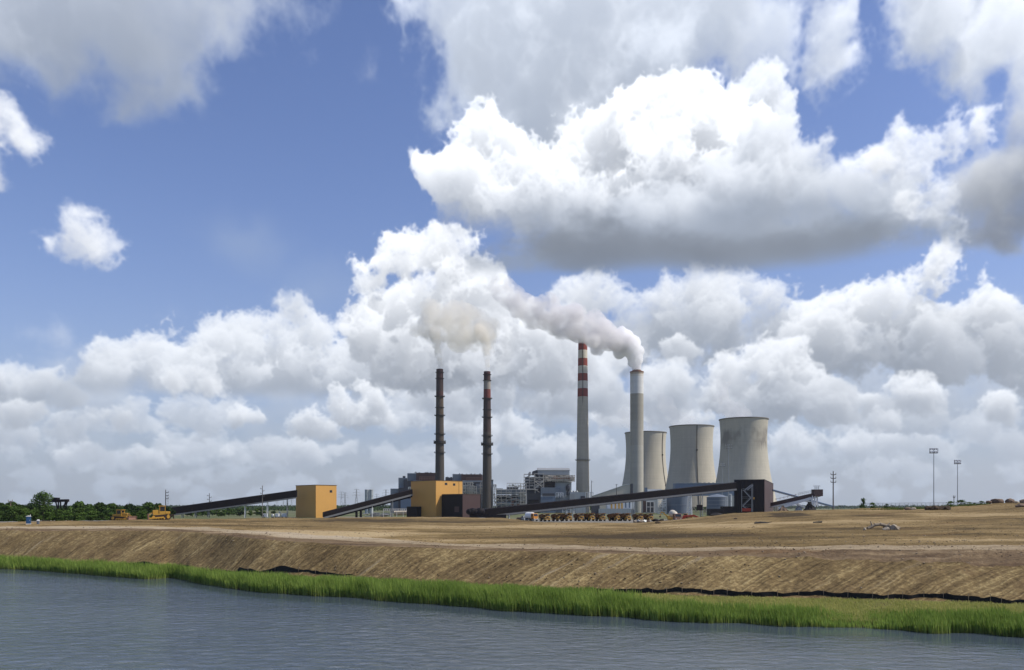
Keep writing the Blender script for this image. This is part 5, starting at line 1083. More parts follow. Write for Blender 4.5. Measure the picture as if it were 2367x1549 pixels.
tk = MB(); tk.cyl(at(911, 1186.5, 705), at(947, 1185.5, 705), 1.9, n=12); tk.build('low_tank', M['beige'], root, root.location, smooth=True)
cl = MBs(); clutter(cl, 838, 905, 1184, 1194, 705, 10, 26, 72); cl.build('pipe', M['galv'], root, root.location)
# ------------------------------------------------------------------ trees
def foliage_mat(name, lo, hi):
    return leaf_mat(name, lo, hi, (.10, .09, .03), .25, .7)
M['leaf_a'] = foliage_mat('broadleaf_a', (.026, .052, .012), (.085, .135, .036)); M['leaf_b'] = foliage_mat('broadleaf_b', (.036, .072, .014), (.115, .175, .042))
M['leaf_c'] = foliage_mat('broadleaf_c', (.020, .040, .013), (.060, .098, .032)); M['bark'] = paint('bark', (.09, .07, .05), .3, 1.5, .2, .9)
def tree(name, seed, H, W, mat, n=1100, base=.12, leaf=.62, lobes=9, airy=0.0):
    rng = np.random.default_rng(seed); rnd = random.Random(seed)
    root = thing(name, 'tree', 'tree')
    L = []
    for i in range(lobes):
        u = rnd.random(); a = rnd.uniform(0, 6.28); z = H*(base+.12+(.88-base-.12)*u); sp_ = W*.5*math.sin(math.pi*min(1, .22+u*.72))**.8*rnd.uniform(.25, .75)
        L.append((sp_*math.cos(a), sp_*math.sin(a), z, W*rnd.uniform(.20, .32), H*rnd.uniform(.11, .18)))
    L.append((0, 0, H*.86, W*.2, H*.13))
    tr = MB(); tr.cyl((0, 0, -.5), (0, 0, H*.5), H*.026+.05, H*.014, 7)
    for lx, ly, lz, lr, lh in L[:7]: tr.cyl((0, 0, H*rnd.uniform(.15, .4)), (lx, ly, lz), H*.012, H*.005, 5)
    tr.build('trunk', M['bark'], root)
    per = n//len(L); V = []; T = []
    for lx, ly, lz, lr, lh in L:
        d = rng.normal(0, 1, (per, 3)); d /= np.linalg.norm(d, axis=1)[:, None]; rr = rng.uniform(.55, 1.08, per)**.6
        if airy: rr = rng.uniform(.2, 1.15, per)
        p = np.array([lx, ly, lz])+d*rr[:, None]*np.array([lr, lr, lh]); p += rng.normal(0, .06*W*.2, (per, 3))
        nn = d*.8+rng.normal(0, .5, (per, 3)); nn /= np.linalg.norm(nn, axis=1)[:, None]
        t1 = np.cross(nn, rng.normal(0, 1, (per, 3))); t1 /= np.linalg.norm(t1, axis=1)[:, None]; t2 = np.cross(nn, t1); s = leaf*rng.uniform(.5, 1.2, (per, 1))
        V.append(np.stack([p-t1*s, p+t2*s*.6, p+t1*s, p-t2*s*.6], 1)); tone = np.clip(.5+rnd.uniform(-.22, .22)+rng.normal(0, .18, per), 0, 1); T.append(tone)
    V = np.concatenate(V).reshape(-1, 3); V[:, 2] = np.maximum(V[:, 2], .05); T = np.concatenate(T)
    o = np_mesh('crown', V, np.arange(len(V)).reshape(-1, 4), mat, root); tones(o, np.stack([np.repeat(T, 4), np.zeros(len(T)*4)], 1)); return root
woods = [tree('tree', 11, 9, 8, M['leaf_a']), tree('tree', 12, 9, 7, M['leaf_b']), tree('tree', 13, 9, 9.5, M['leaf_c']), tree('tree', 14, 9, 8, M['leaf_b'], base=.02), tree('tree', 15, 9, 10, M['leaf_a'], base=.0)]
used = [False]*len(woods); rnd = random.Random(77)
WTOP = [(-430, 1163), (-160, 1160), (0, 1162), (20, 1160), (50, 1166), (70, 1162), (130, 1168), (150, 1170), (175, 1158), (195, 1166), (215, 1159), (240, 1163), (253, 1161), (268, 1169), (290, 1164), (310, 1167), (335, 1164), (360, 1166), (400, 1170), (440, 1174)]
def wtop(px): return float(np.interp(px, [a for a, b in WTOP], [b for a, b in WTOP]))
def put(k, px, Y, top, label, group, wmul=1.0, base=None):
    zb = zat(px, Y)-.3 if base is None else base; H = wz(top, Y)-zb; s = H/9.0
    o = place_copy(woods[k], not used[k], (wx(px, Y), Y, zb), rnd.uniform(0, 6.28), (s*wmul, s*wmul, s), label, group); used[k] = True; return o
px = -420
while px < 400:
    put(rnd.choice((0, 2, 4)), px, rnd.uniform(372, 400), wtop(px)+rnd.uniform(-2, 6), 'dark green tree at the back of the wood left of the conveyor', 'back row of the wood', 1.0); px += rnd.uniform(15, 26)
px = -420
while px < 330:
    put(rnd.choice((0, 1, 2, 3)), px, rnd.uniform(330, 358), wtop(px)+rnd.uniform(3, 19), 'leafy tree in the middle of the wood behind the portable toilet and bulldozers', 'middle row of the wood', rnd.uniform(1.1, 1.5)); px += rnd.uniform(17, 30)
px = -420
while px < 330:
    put(rnd.choice((1, 3, 4)), px, rnd.uniform(300, 320), 1183+rnd.uniform(-8, 7)+max(0, px-200)*.02, 'low bright green bush along the front edge of the wood', 'bushes at the front of the wood', 1.35); px += rnd.uniform(15, 25)
big = tree('tree', 21, 14.0, 9.5, M['leaf_a'], 2200, .25, .42, 15); Yb_ = 345; place_copy(big, True, (wx(100, Yb_), Yb_, zat(100, Yb_)-.3), .4, (1, 1, (wz(1131, Yb_)-zat(100, Yb_))/14.3), 'largest tree, rising well above the wood at the far left')
px = 420
while px < 606:
    put(rnd.choice((0, 1, 2, 3)), px, rnd.uniform(700, 820), 1171+max(0, px-470)*.03+rnd.uniform(-2, 6), 'green tree seen beneath the long left conveyor', 'trees beyond the left conveyor', 1.25, GZ-.3); px += rnd.uniform(10, 15)
for a, Y, tp in ((632, 950, 1181), (700, 1100, 1182), (800, 1150, 1183), (824, 1150, 1184)): put(2, a, Y, tp, 'far dark green tree beyond the left conveyor and ochre cube', 'far trees by the ochre cube', 1.5, GZ-.3)
def far_woods(name, pr, Yr, hr, n, leaf, mat, seed):
    rng = np.random.default_rng(seed); px = rng.uniform(*pr, n); Y = rng.uniform(*Yr, n); X = (px-CXP)/FPX*Y
    top = hr[0]+(hr[1]-hr[0])*(.5+.5*fbm(X/60., Y/400., seed)); z = GZ+top*rng.uniform(0, 1, n)**.6
    d = rng.normal(0, 1, (n, 3)); d[:, 2] = np.abs(d[:, 2])*.7; d[:, 1] -= .5; d /= np.linalg.norm(d, axis=1)[:, None]
    t1 = np.cross(d, rng.normal(0, 1, (n, 3))); t1 /= np.linalg.norm(t1, axis=1)[:, None]; t2 = np.cross(d, t1); s = leaf*rng.uniform(.5, 1.2, (n, 1)); p = np.stack([X, Y, z], 1)
    o = np_mesh(name, np.stack([p-t1*s, p+t2*s*.7, p+t1*s, p-t2*s*.7], 1).reshape(-1, 3), np.arange(n*4).reshape(-1, 4), mat)
    tones(o, np.stack([np.repeat(np.clip(rng.normal(.5, .2, n), 0, 1), 4), np.zeros(n*4)], 1)); return tag(o, kind='stuff')
far_woods('far_woods', (-500, 1780), (1800, 2300), (5, 10), 30000, 3.0, M['leaf_c'], 4)
far_woods('distant_woods', (-900, 3300), (3600, 4600), (8, 16), 26000, 6.0, M['leaf_c'], 6)
# saplings and bushes on the right-hand crest
sap = tree('sapling', 31, 4.6, 3.2, M['leaf_c'], 420, .1, .34, 7, airy=1)
place_copy(sap, True, (wx(1995, 318), 318, zat(1995, 318)-.2), 0, (1, 1, (wz(1151, 318)-zat(1995, 318))/4.6), 'dark spindly sapling alone on the crest right of the utility pole'); sap['category'] = 'sapling'
bush = tree('bush', 32, 3.0, 5.0, M['leaf_b'], 420, .0, .3, 8)
for i, (a, tp, lb) in enumerate(((2016, 1161, 'small ragged bush beside the dark sapling'), (2050, 1164, 'tiny dark bush right of the sapling on the crest'), (2198, 1161, 'green bush left of the shorter floodlight mast'), (2222, 1159, 'bush at the foot of the shorter floodlight mast'), (2240, 1162, 'low bush just right of the shorter floodlight mast'), (2268, 1160, 'bush beside the left-hand boulder on the mound'), (2253, 1166, 'lowest bush, between the mast and the boulders'))):
    Y = 311-(i % 3)*3; H = max(.8, wz(tp, Y)-zat(a, Y)); o = place_copy(bush, i == 0, (wx(a, Y), Y, zat(a, Y)-.1), i*1.3, (H/3.0*(.8 if i < 2 else 1.7),)*2+(H/3.0*(1 if i < 2 else 1.35),), lb, 'bushes on the right-hand crest'); o['category'] = 'bush'
M['weed'] = leaf_mat('weed_leaf', (.045, .085, .018), (.15, .20, .05), (.28, .24, .10), .3)
def tuft_strip(name, pr, Yr, n, hr, mat, seed):
    rng = np.random.default_rng(seed); px = pr[0]+(pr[1]-pr[0])*rng.beta(1.6, 1.6, n); Y = rng.uniform(*Yr, n); X = (px-CXP)/FPX*Y; keep = fbm(X/5., Y/3., seed) > -.12; px, Y, X = px[keep], Y[keep], X[keep]; n = len(px); Z = np.array([zat(a, b) for a, b in zip(px, Y)]); h = rng.uniform(*hr, n)*np.clip(.6+.8*vnoise(X/3., Y/2., seed), .3, 1.4); a = rng.uniform(0, 6.28, n); w = .12
    V = np.stack([np.stack([X-w*np.cos(a), Y-w*np.sin(a), Z-.05], 1), np.stack([X+w*np.cos(a), Y+w*np.sin(a), Z-.05], 1), np.stack([X+rng.normal(0, .15, n), Y, Z+h], 1)], 1)
    o = np_mesh(name, V.reshape(-1, 3), np.arange(3*n).reshape(-1, 3), mat); tones(o, np.stack([np.repeat(rng.random(n), 3), np.repeat(np.clip(rng.random(n)-.5, 0, 1), 3)], 1)); return tag(o, kind='stuff')
tuft_strip('crest_grass', (1985, 2290), (300, 316), 9000, (.25, .8), M['weed'], 8)
tuft_strip('weeds', (1620, 1760), (330, 372), 4000, (.3, .9), M['weed'], 9)

# ------------------------------------------------------------------ poles, masts, pylons
def upole(label, px, top, Y, base_z, arms, mat='polegrey', group='utility poles', w=.45, aw=2.2):
    x = wx(px, Y); zt = wz(top, Y); root = thing('utility_pole', label, 'utility pole', (x, Y, base_z), group=group); o = root.location
    MB().cyl((x, Y, base_z-.5), (x, Y, zt), w*.62, w*.4, 8).build('pole', M[mat], root, o)
    for py, side in arms:
        q = MB(); z = wz(py, Y); a0, a1 = (-aw, aw) if side == 0 else ((0, aw) if side > 0 else (-aw, 0)); q.bar((x+a0, Y-.2, z), (x+a1, Y-.2, z), .25, .3)
        for e in ((a0, a1) if side == 0 else ((a1,) if side > 0 else (a0,))): q.cyl((x+e, Y-.2, z), (x+e, Y-.2, z+.8), .16, .1, 6)
        q.build('crossarm', M[mat], root, o)
upole('dark pole with short arms on one side, just right of the second bulldozer', 383, 1132, 470, GZ, [(1139, 1), (1146, 1), (1153, 1)], 'pole_dark', w=.5, aw=1.5)
upole('slim grey pole rising behind the middle of the long left conveyor', 484, 1140, 680, GZ, [(1146, -1), (1150, 1), (1155, -1), (1159, 1)], 'pole_dark', w=.55, aw=1.6)
upole('grey pole crossing the long left conveyor closest to the ochre cube', 606.5, 1122.5, 600, GZ, [(1130, -1), (1135, 1), (1141, -1), (1147, 1)], 'polegrey', w=.6, aw=1.3)
upole('tall bare pole with three level crossarms right of the maroon conveyor', 1926, 1089, 380, 10, [(1097.5, 0), (1106, 0), (1115, 0)], 'polegrey', w=.55, aw=1.1)
upole('short pale pole standing in the wood at the far left', 24.5, 1158, 368, 8, [(1159, 0)], 'stake', w=.4, aw=.9)
upole('thin dark pole between the banded and the broad chimney', 1367, 1111, 1100, GZ, [(1114, 1)], 'pole_dark', w=.8, aw=2)
upole('thin pole in front of the beige shed roof', 1425, 1119, 1040, GZ, [(1121, 0)], 'pole_dark', w=.7, aw=1.2)
upole('bare short pole at the right crest beside the shorter floodlight mast', 2205, 1149, 345, 12, [(1150, 0)], 'polegrey', w=.3, aw=.3)
def mast(name, label, px, top, Y, base_z, rw, rh, w, n, group='floodlight masts'):
    x = wx(px, Y); zt = wz(top, Y); root = thing(name, label, 'floodlight mast', (x, Y, base_z), group=group); o = root.location; hw = mpx(rw, Y)/2; h = mpx(rh, Y)
    MB().cyl((x, Y, base_z-.5), (x, Y, zt), w, w*.6, 10).build('pole', M['galv'], root, o)
    r = MB()
    for z in (zt, zt-h): r.bar((x-hw, Y, z), (x+hw, Y, z), .16, .22)
    for s_ in (-hw, hw): r.bar((x+s_, Y, zt), (x+s_, Y, zt-h), .14)
    r.bar((x-hw, Y+.5, zt-h-.12), (x+hw, Y+.5, zt-h-.12), .7, .08); r.build('lamp_rack', M['pole_dark'], root, o)
    for z in (zt-.32, zt-h+.42):
        for i in range(n):
            a = x-hw+(2*hw)*(i+.5)/n; q = MB(); q.cyl((a, Y-.28, z+.1), (a, Y+.28, z-.05), .34, .2, 10); f = q.build('floodlight', M['pole_dark'], root, o)
            MB().cyl((a, Y-.33, z+.11), (a, Y-.283, z+.1), .30, .30, 10).build('lens', M['lamp_glass'], f, o)
mast('floodlight_mast', 'tallest floodlight mast on the bare ground at the right', 2158.5, 1037, 360, 11, 19, 10, .2, 4)
mast('floodlight_mast', 'shorter floodlight mast among green bushes at the right', 2213.5, 1064, 400, 11, 15, 8, .2, 4)
mast('floodlight_mast', 'tall floodlight mast in front of the stained cooling tower', 1684, 1028, 880, GZ, 17, 9, .4, 4)
mast('floodlight_mast', 'lower floodlight mast left of the stained cooling tower', 1669.5, 1071, 980, GZ, 14, 7, .4, 4)
def pylon():
    root = thing('lattice_pylon', 'p', 'pylon'); m = MB(); H = 46; b = 4.2; t = .8
    def hw(z): return b+(t-b)*min(1, z/34) if z < 34 else t
    zs = [0, 9, 17, 24, 30, 34, 38, 42, 46]
    for za, zb in zip(zs[:-1], zs[1:]):
        a, c = hw(za), hw(zb)
        for sx in (-1, 1):
            for sy in (-1, 1): m.bar((sx*a, sy*a, za), (sx*c, sy*c, zb), .34)
            m.bar((sx*a, -a, za), (-sx*c, -c, zb), .22); m.bar((sx*a, a, za), (-sx*c, c, zb), .22)
    m.build('tower_frame', M['galv'], root); 
    for z, l in ((33, 9), (39, 7.5), (45, 5.5)):
        q = MB(); 
        for s_ in (-1, 1): q.bar((0, 0, z), (s_*l, 0, z), .35); q.bar((0, 0, z+2), (s_*l, 0, z), .25); q.cyl((s_*l, 0, z), (s_*l, 0, z-2.4), .16, .12, 5)
        q.build('crossarm', M['galv'], root)
    return root
PY = [(789, 1137, 'first pylon right of the ochre cube'), (797.5, 1139, 'second pylon right of the ochre cube'), (824, 1131, 'tall lattice pylon just left of the pale silos'), (871, 1142, 'thin lattice pylon just right of the pale silos'), (892, 1132, 'lattice pylon left of the stepped boiler house'), (447, 1162, 'faint pylon behind the lower part of the long left conveyor'), (555, 1160, 'faint far pylon behind the middle of the long left conveyor'), (640, 1156, 'faint pylon under the upper left conveyor, left of its white legs'), (655, 1155, 'pylon seen under the long left conveyor near the ochre cube'), (674, 1150, 'pylon closest to the shaded wall of the ochre cube'), (299, 1160, 'faint far pylon above the wood behind the first bulldozer'), (388, 1146, 'pylon behind the dark pole beside the second bulldozer')]
pp = pylon()
for i, (a, tp, lb) in enumerate(PY):
    Y = 1900; H = wz(tp, Y)-GZ; s_ = H/46; 
    if s_ < .75: Y = int(1900*.75/s_) if s_ > .3 else 3000; H = wz(tp, Y)-GZ; s_ = H/46
    o = place_copy(pp, i == 0, (wx(a, Y), Y, GZ), .2+.1*(i % 3), s_, lb, 'far lattice pylons')
# dark coal gantry above the wood
root = thing('coal_gantry', 'dark elevated coal gantry behind the largest tree at the far left', 'gantry', (wx(142, 430), 430, GZ)); o = root.location
g = MB(); g.bar(at(112, 1158, 430), at(158, 1157, 430), 2.0, 1.3); g.bar(at(124, 1155.5, 430), at(135, 1156, 430), 3, 2.4); g.build('deck', M['black_clad'], root, o)
g = MB()
for a, b_ in ((128, 134), (135, 135), (140, 140), (152, 146), (156, 150)): g.bar(at(a, 1158, 430), at(b_, 1178, 430), .5)
g.bar(at(158, 1158, 430), at(146, 1170, 430), .5); g.build('leg', M['black_clad'], root, o)

# ------------------------------------------------------------------ machines
def wheel(mb_t, mb_r, c, r, w):
    mb_t.cyl((c[0], c[1]-w/2, c[2]), (c[0], c[1]+w/2, c[2]), r, r, 20); mb_r.cyl((c[0], c[1]-w/2-.03, c[2]), (c[0], c[1]+w/2+.03, c[2]), r*.55, r*.55, 14)
def haul_truck():
    """rigid dump truck, nose toward +x"""
    t = thing('haul_truck', 'truck', 'haul truck')
    b = MB(); w = 2.75                                             # body: V floor, canopy over the cab
    prof = [(-4.9, 2.5), (-4.0, 1.75), (1.1, 2.1), (1.9, 3.6), (4.0, 4.15), (4.0, 4.45), (1.2, 4.35), (-3.9, 3.75), (-5.1, 3.2)]
    for s_ in (-1, 1):
        b.prism(prof[:4]+[(1.2, 4.35), (-3.9, 3.75), (-5.1, 3.2)], 'y', s_*w-.1, s_*w+.1)
        for x in (-3.6, -2.4, -1.2, 0, .9): b.box(x-.12, x+.12, s_*w+(.1 if s_ > 0 else -.28), s_*w+(.28 if s_ > 0 else -.1), 1.95, 3.9)
    b.prism([(-4.9, 2.5), (-4.0, 1.75), (1.1, 2.1), (1.9, 3.6), (1.75, 3.75), (.95, 2.3), (-4.0, 1.95), (-4.85, 2.65)], 'y', -w+.1, w-.1)
    b.prism([(1.3, 4.1), (4.05, 4.2), (4.05, 4.45), (1.2, 4.35)], 'y', -w-.1, w+.1); b.build('dump_body', M['truck_body'], t, bevel=.04)
    f = MB(); f.box(-4.2, 3.9, -.75, .75, 1.05, 1.7); f.box(-3.4, -2.4, -2.0, 2.0, .95, 1.5); f.box(2.2, 3.1, -2.0, 2.0, .95, 1.4); f.build('chassis', M['track'], t)
    h = MB(); h.prism([(1.9, 1.7), (4.35, 1.5), (4.35, 2.75), (1.9, 3.0)], 'y', -1.1, .75); h.box(2.0, 4.2, -2.6, -1.1, 1.9, 2.25); h.box(2.0, 4.2, .75, 2.6, 1.9, 2.25); h.build('hood', M['truck_yellow'], t, bevel=.06)
    g = MB(); g.box(4.352, 4.42, -.95, .6, 1.6, 2.6); g.build('grille', M['track'], t)
    c = MB(); c.prism([(1.95, 2.252), (3.5, 2.252), (3.35, 3.95), (1.95, 3.95)], 'y', .78, 2.35); cab = c.build('cab', M['truck_yellow'], t, bevel=.05)
    wd = MB(); wd.hexa([(3.475, .92, 2.95), (3.475, 2.2, 2.95), (3.52, 2.2, 2.95), (3.52, .92, 2.95), (3.385, .92, 3.8), (3.385, 2.2, 3.8), (3.43, 2.2, 3.8), (3.43, .92, 3.8)]); wd.build('windscreen', M['glass'], cab)
    wd = MB(); wd.box(2.15, 3.2, 2.351, 2.4, 2.95, 3.75); wd.build('side_window', M['glass'], cab)
    q = MB(); q.box(4.25, 4.75, -2.7, 2.7, 1.0, 1.45); q.build('bumper', M['truck_yellow'], t, bevel=.05)
    for y in (-1.9, 1.9): MB().cyl((4.75, y, 1.24), (4.80, y, 1.24), .17, .17, 10).build('headlight', M['lamp_glass'], t)
    ld = MB()
    for y in (1.5, 2.3): ld.bar((4.8, y, .7), (4.3, y, 2.25), .07)
    for k in range(4): ld.bar((4.72-.12*k, 1.5, .95+.36*k), (4.72-.12*k, 2.3, .95+.36*k), .06)
    for y in (-2.5, 0, 2.5): ld.bar((4.15, y, 2.25), (4.15, y, 3.1), .06)
    ld.bar((4.15, -2.5, 3.1), (4.15, .7, 3.1), .06); ld.build('ladder', M['galv'], t)
    for x, y, ww in ((2.65, 2.15, .85), (2.65, -2.15, .85), (-2.6, 1.95, 1.4), (-2.6, -1.95, 1.4)):
        a, r_ = MB(), MB(); wheel(a, r_, (x, y, 1.12), 1.12, ww); ob = a.build('wheel', M['rubber'], t); r_.build('rim', M['machine'], ob)
    return t
TR = [(1258.5, 0), (1287, 0), (1310, 0), (1337, 0), (1362, 0), (1390.5, 0), (1418, 0), (1443.5, 0), (1477, 0), (1500, 0)]
NM = ['leftmost', 'second from the left', 'third from the left', 'fourth from the left', 'fifth from the left', 'sixth from the left', 'seventh from the left', 'eighth from the left', 'second from the right', 'rightmost']
ht = haul_truck(); rnd = random.Random(5)
for i, (a, b_) in enumerate(TR):
    Y = 438+rnd.uniform(-2, 2); zg = zat(a, Y)
    if i >= 8: Y = 452
    py0 = HZ+(CAMZ-zat(a, Y))/Y*FPX
    place_copy(ht, i == 0, (wx(a+rnd.uniform(-2.5, 2.5), Y), Y, zat(a, Y)+.02), R(-66+rnd.uniform(-5, 5)+(12 if i in (6, 7, 4) else 0)), (.74, .62, .92), 'ochre haul truck, '+NM[i]+' in the row under the conveyor', 'haul trucks parked in a row')
# small service truck, cab-over truck with white tanks
def road_truck(name, label, px, Y, rot, cabmat, boxmat, kind):
    t = thing(name, label, 'truck', (wx(px, Y), Y, zat(px, Y)+.02), rot)
    f = MB(); f.box(-3.6, 2.9, -.5, .5, .7, 1.0); f.build('chassis', M['track'], t)
    c = MB(); c.prism([(1.2, .8), (3.2, .8), (3.2, 1.7), (2.75, 2.75), (1.2, 2.75)], 'y', -1.2, 1.2); cab = c.build('cab', cabmat, t, bevel=.06)
    w_ = MB(); w_.hexa([(3.18, -1.0, 1.78), (3.18, 1.0, 1.78), (3.22, 1.0, 1.78), (3.22, -1.0, 1.78), (2.80, -1.0, 2.6), (2.80, 1.0, 2.6), (2.84, 1.0, 2.6), (2.84, -1.0, 2.6)]); w_.build('windscreen', M['glass'], cab)
    for s_ in (-1, 1): MB().box(1.6, 2.5, s_*1.2+(.002 if s_ > 0 else -.04), s_*1.2+(.04 if s_ > 0 else -.002), 1.75, 2.5).build('side_window', M['glass'], cab)
    q = MB()
    if kind == 'flat': q.box(-3.6, 1.0, -1.25, 1.25, 1.05, 1.3); q.box(.75, 1.0, -1.25, 1.25, 1.3, 2.4); q.box(-3.0, .3, -1.0, 1.0, 1.3, 1.9)
    elif kind == 'tank': q.cyl((-3.6, 0, 2.0), (.9, 0, 2.0), 1.15, 1.15, 16)
    else: q.lathe((0, 0), [(.4, 0)], 3, cap=False); q.v, q.f = [], []; q.cyl((-3.9, 0, 3.0), (-2.4, 0, 2.65), .65, 1.35, 14); q.cyl((-2.4, 0, 2.65), (-.6, 0, 2.3), 1.35, 1.25, 14); q.cyl((-.6, 0, 2.3), (.7, 0, 2.0), 1.25, .7, 14)
    q.build({'flat': 'flatbed', 'tank': 'tank', 'mixer': 'drum'}[kind], boxmat, t, smooth=kind != 'flat')
    for y in (-.8, .8): MB().cyl((3.2, y, 1.05), (3.25, y, 1.05), .14, .14, 8).build('headlight', M['lamp_glass'], t)
    MB().box(3.15, 3.4, -1.2, 1.2, .55, .85).build('bumper', M['galv'], t)
    for x, y in ((2.3, 1.05), (2.3, -1.05), (-1.6, 1.05), (-1.6, -1.05), (-2.8, 1.05), (-2.8, -1.05)):
        a, r_ = MB(), MB(); wheel(a, r_, (x, y, .55), .55, .4); ob = a.build('wheel', M['rubber'], t); r_.build('rim', M['galv'], ob)
    return t
road_truck('service_truck', 'silver grey flatbed truck, half hidden left of the bright orange truck', 1206, 462, R(-50), M['galv'], M['pipe'], 'flat')
road_truck('tank_truck', 'bright orange truck with a white tank at the left end of the truck row', 1229, 420, R(-48), paint('bright_orange', (.50, .20, .03), .1), M['white'], 'tank').scale = (.95, 1.3, 1.4)
road_truck('mixer_truck', 'dark mixer truck with a pale drum right of the blue tank, near the red tractor', 1560, 425, R(-80), M['pipe'], M['beige'], 'mixer').scale = (1.5, 1.5, 1.5)
def bulldozer():
    """crawler bulldozer, blade toward +x"""
    t = thing('bulldozer', 'd', 'bulldozer')
    for y in (-1.15, 1.15):
        k = MB(); pr = [(-2.3, .12), (1.9, .0), (2.35, .3), (2.3, .75), (1.9, 1.0), (-1.6, 1.25), (-2.4, 1.05), (-2.65, .55)]; k.prism(pr, 'y', y-.3, y+.3)
        for i in range(len(pr)):
            a, b_ = Vector((pr[i][0], 0, pr[i][1])), Vector((pr[(i+1) % 8][0], 0, pr[(i+1) % 8][1])); nn = max(1, int((b_-a).length/.28))
            for j in range(nn): p = a+(b_-a)*((j+.5)/nn); k.bar((p.x, y-.33, p.z), (p.x, y+.33, p.z), .10)
        ob = k.build('track', M['track'], t); r_ = MB()
        for x, z, r in ((-1.9, .72, .42), (1.8, .52, .40), (-.9, .32, .2), (-.2, .32, .2), (.5, .32, .2), (1.1, .32, .2)): r_.cyl((x, y-.36, z), (x, y+.36, z), r, r, 12)
        r_.build('roller', M['machine'], ob)
    b = MB(); b.box(-2.2, 1.9, -.8, .8, .7, 1.35); b.prism([(.3, 1.35), (2.0, 1.35), (2.0, 2.15), (.3, 2.3)], 'y', -.62, .62); b.box(-2.4, -1.2, -.85, .85, 1.35, 1.9); b.build('body', M['machine'], t, bevel=.06)
    MB().box(2.001, 2.06, -.5, .5, 1.4, 2.1).build('grille', M['track'], t)
    MB().cyl((1.25, .25, 2.2), (1.25, .25, 3.0), .09, .09, 8).build('exhaust', M['track'], t)
    c = MB(); c.box(-1.2, .3, -.8, .8, 1.352, 1.95)
    for x in (-1.15, .22):
        for y in (-.74, .74): c.bar((x, y, 1.95), (x, y, 3.05), .14)
    cab = c.build('cab', M['machine'], t); MB().box(-1.35, .5, -.95, .95, 3.052, 3.2).build('cab_roof', M['machine'], cab, bevel=.04)
    g = MB(); g.box(-1.08, .15, -.70, -.66, 2.0, 3.0); g.box(-1.08, .15, .66, .70, 2.0, 3.0); g.box(.18, .22, -.6, .6, 2.0, 3.0); g.build('window', M['glass'], cab)
    bl = MB(); cv = [(2.95, .0), (3.05, .35), (3.02, .8), (3.25, 1.35)]; bl.prism(cv+[(p[0]-.1, p[1]) for p in cv[::-1]], 'y', -2.0, 2.0)
    for y in (-1.95, 1.95): bl.bar((3.05, y, .0), (3.15, y, 1.3), .12, .35)
    bl.build('blade', M['pipe'], t)
    a = MB()
    for y in (-1.62, 1.62): a.bar((-.8, y, .6), (2.95, y, .35), .2, .3)
    for y in (-.4, .4): a.bar((1.8, y, 1.9), (2.98, y, 1.0), .14)
    a.build('push_arm', M['machine'], t)
    r_ = MB(); r_.bar((-2.4, 0, 1.0), (-3.3, 0, 1.1), 1.2, .3); r_.bar((-3.2, 0, 1.2), (-3.35, 0, .25), .2, .35); r_.build('ripper', M['track'], t)
    return t
bd = bulldozer()
place_copy(bd, True, (wx(282, 277), 277, zat(282, 277)+.02), R(-8), (1.15, 1.15, 1.1), 'smaller bulldozer with a low canopy in front of the wood, leftmost machine', 'bulldozers')
place_copy(bd, False, (wx(371, 268), 268, zat(371, 268)+.02), R(205), (1.15, 1.2, 1.38), 'bright yellow tall cabbed bulldozer at the foot of the long left conveyor', 'bulldozers')
# excavator, red tractor and scraper near the right end of the truck row
t = thing('excavator', 'excavator with a raised yellow boom right of the truck row', 'excavator', (wx(1549, 425), 425, zat(1549, 425)), R(180))
for y in (-1.1, 1.1): MB().prism([(-1.9, .1), (1.9, .1), (2.2, .5), (1.9, .9), (-1.9, .9), (-2.2, .5)], 'y', y-.3, y+.3).build('track', M['track'], t)
MB().box(-2.2, 1.2, -1.3, 1.3, 1.0, 2.1).build('body', M['machine'], t, bevel=.08)
c = MB(); c.box(.1, 1.5, .3, 1.25, 1.4, 3.0); cab = c.build('cab', M['machine'], t, bevel=.06); MB().box(1.502, 1.54, .4, 1.15, 1.9, 2.9).build('windscreen', M['glass'], cab)
q = MB(); q.bar((.6, -.2, 1.8), (3.1, -.2, 4.2), .42, .6); q.bar((3.1, -.2, 4.2), (4.3, -.2, 5.0), .38, .45); q.build('boom', M['machine'], t)
q = MB(); q.bar((4.3, -.2, 5.1), (4.9, -.2, 2.9), .32, .4); q.build('arm', M['machine'], t); q = MB(); q.prism([(4.7, 2.9), (5.4, 2.8), (5.2, 2.1), (4.5, 2.2)], 'y', -.7, .3); q.build('bucket', M['track'], t)
Yt = 385; t = thing('tractor', 'yellow tractor with a big red implement in front, right of the truck row', 'tractor', (wx(1588, Yt), Yt, zat(1588, Yt)), R(-20))
b = MB(); b.prism([(.2, 1.0), (2.6, 1.0), (2.6, 1.9), (.2, 2.1)], 'y', -.5, .5); b.box(-1.6, .2, -.7, .7, .9, 1.6); b.build('body', M['machine'], t, bevel=.06)
c = MB(); c.box(-1.4, .2, -.75, .75, 1.6, 2.0)
for x in (-1.35, .15):
    for y in (-.7, .7): c.bar((x, y, 2.0), (x, y, 3.1), .12)
cab = c.build('cab', M['machine'], t); MB().box(-1.55, .35, -.9, .9, 3.1, 3.25).build('cab_roof', M['machine'], cab); MB().box(-1.3, .1, -.66, -.62, 2.0, 3.05).build('window', M['glass'], cab)
for x, y, r in ((-.7, 1.0, .95), (-.7, -1.0, .95), (2.0, .85, .6), (2.0, -.85, .6)):
    a, r_ = MB(), MB(); wheel(a, r_, (x, y, r), r, .5); ob = a.build('wheel', M['rubber'], t); r_.build('rim', M['machine'], ob)
MB().bar((-.5, -.3, 3.1), (-.5, -.3, 4.6), .09).build('exhaust', M['galv'], t); q = MB(); q.cyl((.9, -.7, 2.0), (.9, -1.25, 2.0), .55, .55, 14); q.build('hose_reel', M['beige'], t)
